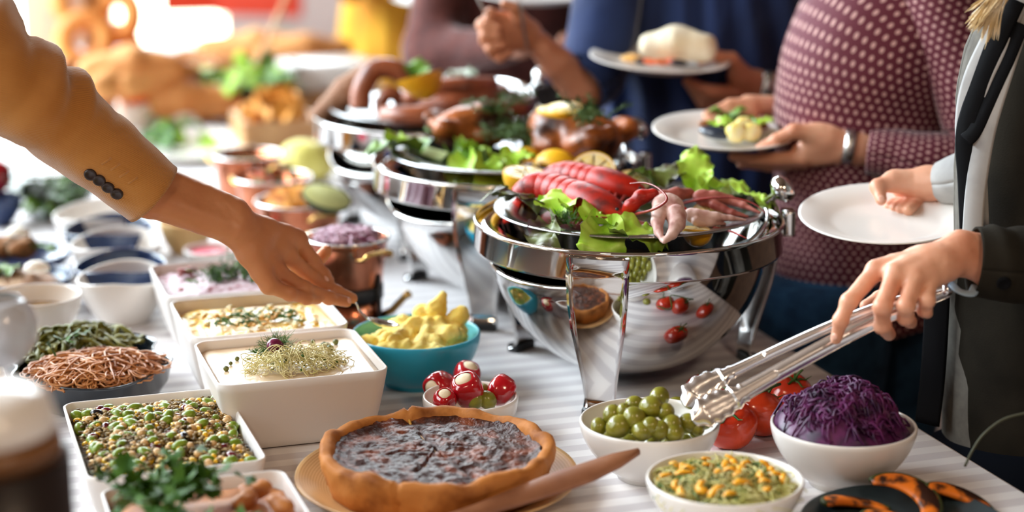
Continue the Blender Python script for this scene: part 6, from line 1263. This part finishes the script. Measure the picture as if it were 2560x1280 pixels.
C4, R4 = copper(618, 385, .12, 172, 'deep copper pan of brown soup farthest along', (-.6, 2.5)); ob('brown_soup', mesh('brown_soup', *lathe([(0, 0), (R4*.93, 0), (R4*.9, -.01)], 36), M('brown_soup', srgb(130, 96, 58), .2)), None, C4+Vector((0, 0, -.014)), label='brown soup in the deepest copper pan', cat='soup')
V, F = sdf([('e', (0, 0, 0), (.060, .050, .045)), ('e', (.03, 0, -.01), (.04, .04, .035))], .005, .02, bumpy(.004, 40, 4)); ob('cabbage_head', mesh('cabbage_head', V, F, M('pale_cabbage', srgb(240, 228, 130), .5, noise=(14, srgb(226, 214, 110), .4, .65))), None, at(758, 398, T+.045), label='pale yellow cabbage beside the copper pans', cat='cabbage')
# box of chips, white cake, platters, bread
bx_ = empty('wooden_box', at(690, 358, T), TROT, 'wooden box of chips in the background', 'box')
for (sx, sy, c_) in [(.19, .012, (0, -.09, .035)), (.19, .012, (0, .09, .035)), (.012, .168, (-.089, 0, .035)), (.012, .168, (.089, 0, .035)), (.17, .17, None)]:
    if c_: ob('side_board', mesh('side_board', *box(sx, sy, .07, c_), WOODL, False), bx_)
    else: ob('base_board', mesh('base_board', *box(sx, sy, .012, (0, 0, .007)), WOODL, False), bx_)
CHP = M('tortilla_chip', srgb(238, 176, 84), .6, noise=(20, srgb(214, 136, 44), .4, .65)); cme2 = mesh('tortilla_chip', [(-.03, -.02, 0), (.03, -.02, .006), (0, .035, .003), (0, -.005, .010)], [(0, 1, 3), (1, 2, 3), (2, 0, 3)], CHP)
for i in range(46):
    x, y = random.uniform(-.07, .07), random.uniform(-.07, .07); h_ = .060+.065*max(0, 1-(x/.09)**2-(y/.09)**2)*random.uniform(.4, 1.1); ob('tortilla_chip', cme2, None, Vector(bx_.location)+UX*x+UY*y+Vector((0, 0, h_)), rotm(), label='golden chip heaped in the wooden box', cat='chip', group='chips in the wooden box')
ck = at(815, 262, T); g = empty('layer_cake', ck, TROT, 'white iced cake on a wooden board behind the chafing dishes', 'cake'); ob('board', mesh('board', *box(.30, .22, .05, (0, 0, .026)), WOODL, False), g); ob('icing', mesh('icing', *stack([[(x, y, z) for x, y in rrect(.13*s, .09*s, .03, 4)] for s, z in ((1, .051), (1.02, .07), (1, .115), (.9, .125))], True, True), WHITE), g)
def oplat(px, py, rx, ry, label):
    p = at(px, py, T); V, F = lathe([(0, .006), (.75, .006), (.9, .012), (1, .020), (1.005, .018), (.9, .008), (.72, 0), (0, 0)], 48); return ob('white_platter', mesh('white_platter', [(x*rx, y*ry, z) for x, y, z in V], F, WHITE), None, (p.x, p.y, T+.0005), (0, 0, TROT), label=label, cat='platter', group='white platters in the background'), p
_, p = oplat(455, 372, .17, .24, 'white oval platter of greens left of the copper pans'); greens('green_salad', Vector((p.x-.03, p.y+.05, T+.03)), .12, 18, 'scattered green leaves on the white oval platter', [LET1, LET2, PARS], .0, .02, .06)
_, p = oplat(330, 302, .20, .20, 'white platter of canapes behind the sleeve')
for i in range(9):
    x, y = (-.12+.12*(i % 3)), (-.12+.12*(i//3)); g = empty('canape', Vector((p.x, p.y, T+.012))+UX*x+UY*y, 0, 'white canape topped with an orange tomato', 'canape', 'canapes on the platter'); ob('base', mesh('base', *lathe([(0, 0), (.036, 0), (.040, .02), (.034, .055), (0, .06)], 20), M('white_cheese', srgb(246, 236, 224), .5)), g); ob('topping', mesh('topping', *ico(1, 2, (.032, .032, .028)), M('orange_tomato', srgb(236, 96, 20), .4, spec=.2)), g, (0, 0, .072))
BRD = M('bread_crust', srgb(232, 166, 100), .7, noise=(10, srgb(204, 124, 62), .4, .7))
def loaf(px, py, z, l, r, rz, label):
    V, F = sdf(chain([(-l, 0, 0), (0, 0, r*.15), (l, 0, 0)], [r*.7, r, r*.7]), .008, .02, bumpy(.004, 22, px)); ob('bread_loaf', mesh('bread_loaf', V, F, BRD), None, at(px, py, z), (0, 0, rz), label=label, cat='bread', group='bread loaves at the far end')
bk = at(345, 262, T); g = empty('bread_basket', bk, TROT, 'woven brown bread basket at the far end', 'basket'); WIC = M('wicker', srgb(184, 122, 82), .8, noise=(30, srgb(146, 90, 56), .4, .65), bump=(60, .8, .006))
ob('body', mesh('body', *lathe([(0, .004), (.15, .004), (.19, .06), (.215, .11), (.222, .11), (.198, .06), (.156, 0), (0, 0)], 40, lambda r, z, a: (r*(1+.012*math.sin(40*a)), z)), WIC), g)
for (px, py, z, l, r, rz, lab) in [(330, 175, T+.15, .10, .055, .3, 'brown loaf on top of the basket'), (300, 205, T+.12, .10, .05, 1.2, 'loaf at the left inside the basket'), (390, 200, T+.12, .10, .05, .9, 'loaf at the right inside the basket'), (440, 215, T+.05, .14, .055, .5, 'long loaf leaning right of the basket'), (455, 260, T+.055, .12, .055, .2, 'golden loaf lying before the glass salad bowl'), (470, 175, T+.06, .12, .05, -.3, 'loaf behind the long loaf'), (640, 120, T+.05, .16, .05, .1, 'loaf behind the large glass bowl'), (760, 130, T+.05, .12, .05, .4, 'loaf near the yellow skirt')]: loaf(px, py, z, l, r, rz, lab)
# ring bread stand and pink column
st = at(235, 230, T); g = empty('bread_stand', (st.x, st.y, T), .3, 'wooden stand hung with ring breads at the far end', 'stand'); ob('base', mesh('base', *lathe([(0, 0), (.11, 0), (.11, .02), (0, .025)], 32), WOODL), g); ob('post', mesh('post', *tube([(0, 0, .02), (0, 0, .75)], .022, 12), WOODL), g); ob('cross_bar', mesh('cross_bar', *tube([(-.2, 0, .42), (.2, 0, .42)], .014, 8), WOODL), g)
RNG_ = M('ring_bread', srgb(240, 170, 90), .6, noise=(12, srgb(214, 124, 50), .4, .7))
def ring(P, R, r, rot, label):
    V, F = lathe([(R+r*math.cos(2*PI*i/14), r*math.sin(2*PI*i/14)) for i in range(14)], 36, close=True); ob('ring_bread', mesh('ring_bread', V, F, RNG_), None, Vector(g.location)+Vector(P), rot, label=label, cat='bread', group='ring breads on the stand')
Yb = st.y-.06
for (px, py, dy, R, r, rot, lab) in [(212, 100, 0, .060, .028, (1.35, 0, .1), 'front ring bread hanging low on the stand'), (292, 40, .05, .058, .028, (1.4, .2, -.5), 'upper right ring bread on the stand'), (200, 5, .06, .058, .028, (1.3, 0, .5), 'upper left ring bread on the stand'), (300, 120, .10, .05, .026, (1.3, .1, .8), 'rear ring bread on the stand')]:
    ring(dp(px, py, Yb+dy)-Vector(g.location), R, r, rot, lab)
cl_ = dp(170, 150, 7.2); ob('column', mesh('column', *lathe([(.0, 0), (.20, 0), (.20, .08), (.165, .12), (.165, 4.99), (0, 4.99)], 40), M('terracotta_plaster', srgb(220, 168, 136), .85)), None, (cl_.x, 7.2, 0), label='pinkish plaster column near the far window', cat='column')
# red chairs by the window
def chair(px, Y, rz, label):
    p = dp(px, 0, Y); g = empty('cafe_chair', (p.x, Y, 0), rz, label, 'chair', 'red chairs by the window'); RED = M('red_seat', srgb(226, 70, 40), .5); ob('seat', mesh('seat', *stack([[(x, y, z) for x, y in rrect(.21, .21, .06, 4)] for z in (.44, .48)], True, True), RED), g); ob('backrest', mesh('backrest', *box(.40, .03, .30, (0, .2, .75)), RED, False), g)
    for sx in (-1, 1):
        for sy in (-1, 1): ob('leg', mesh('leg', *tube([(sx*.18, sy*.18, .44), (sx*.2, sy*.2, 0)], .014, 8), BLACKM), g)
chair(520, 8.4, .2, 'left red chair by the far window'); chair(610, 8.3, -.2, 'right red chair by the far window')
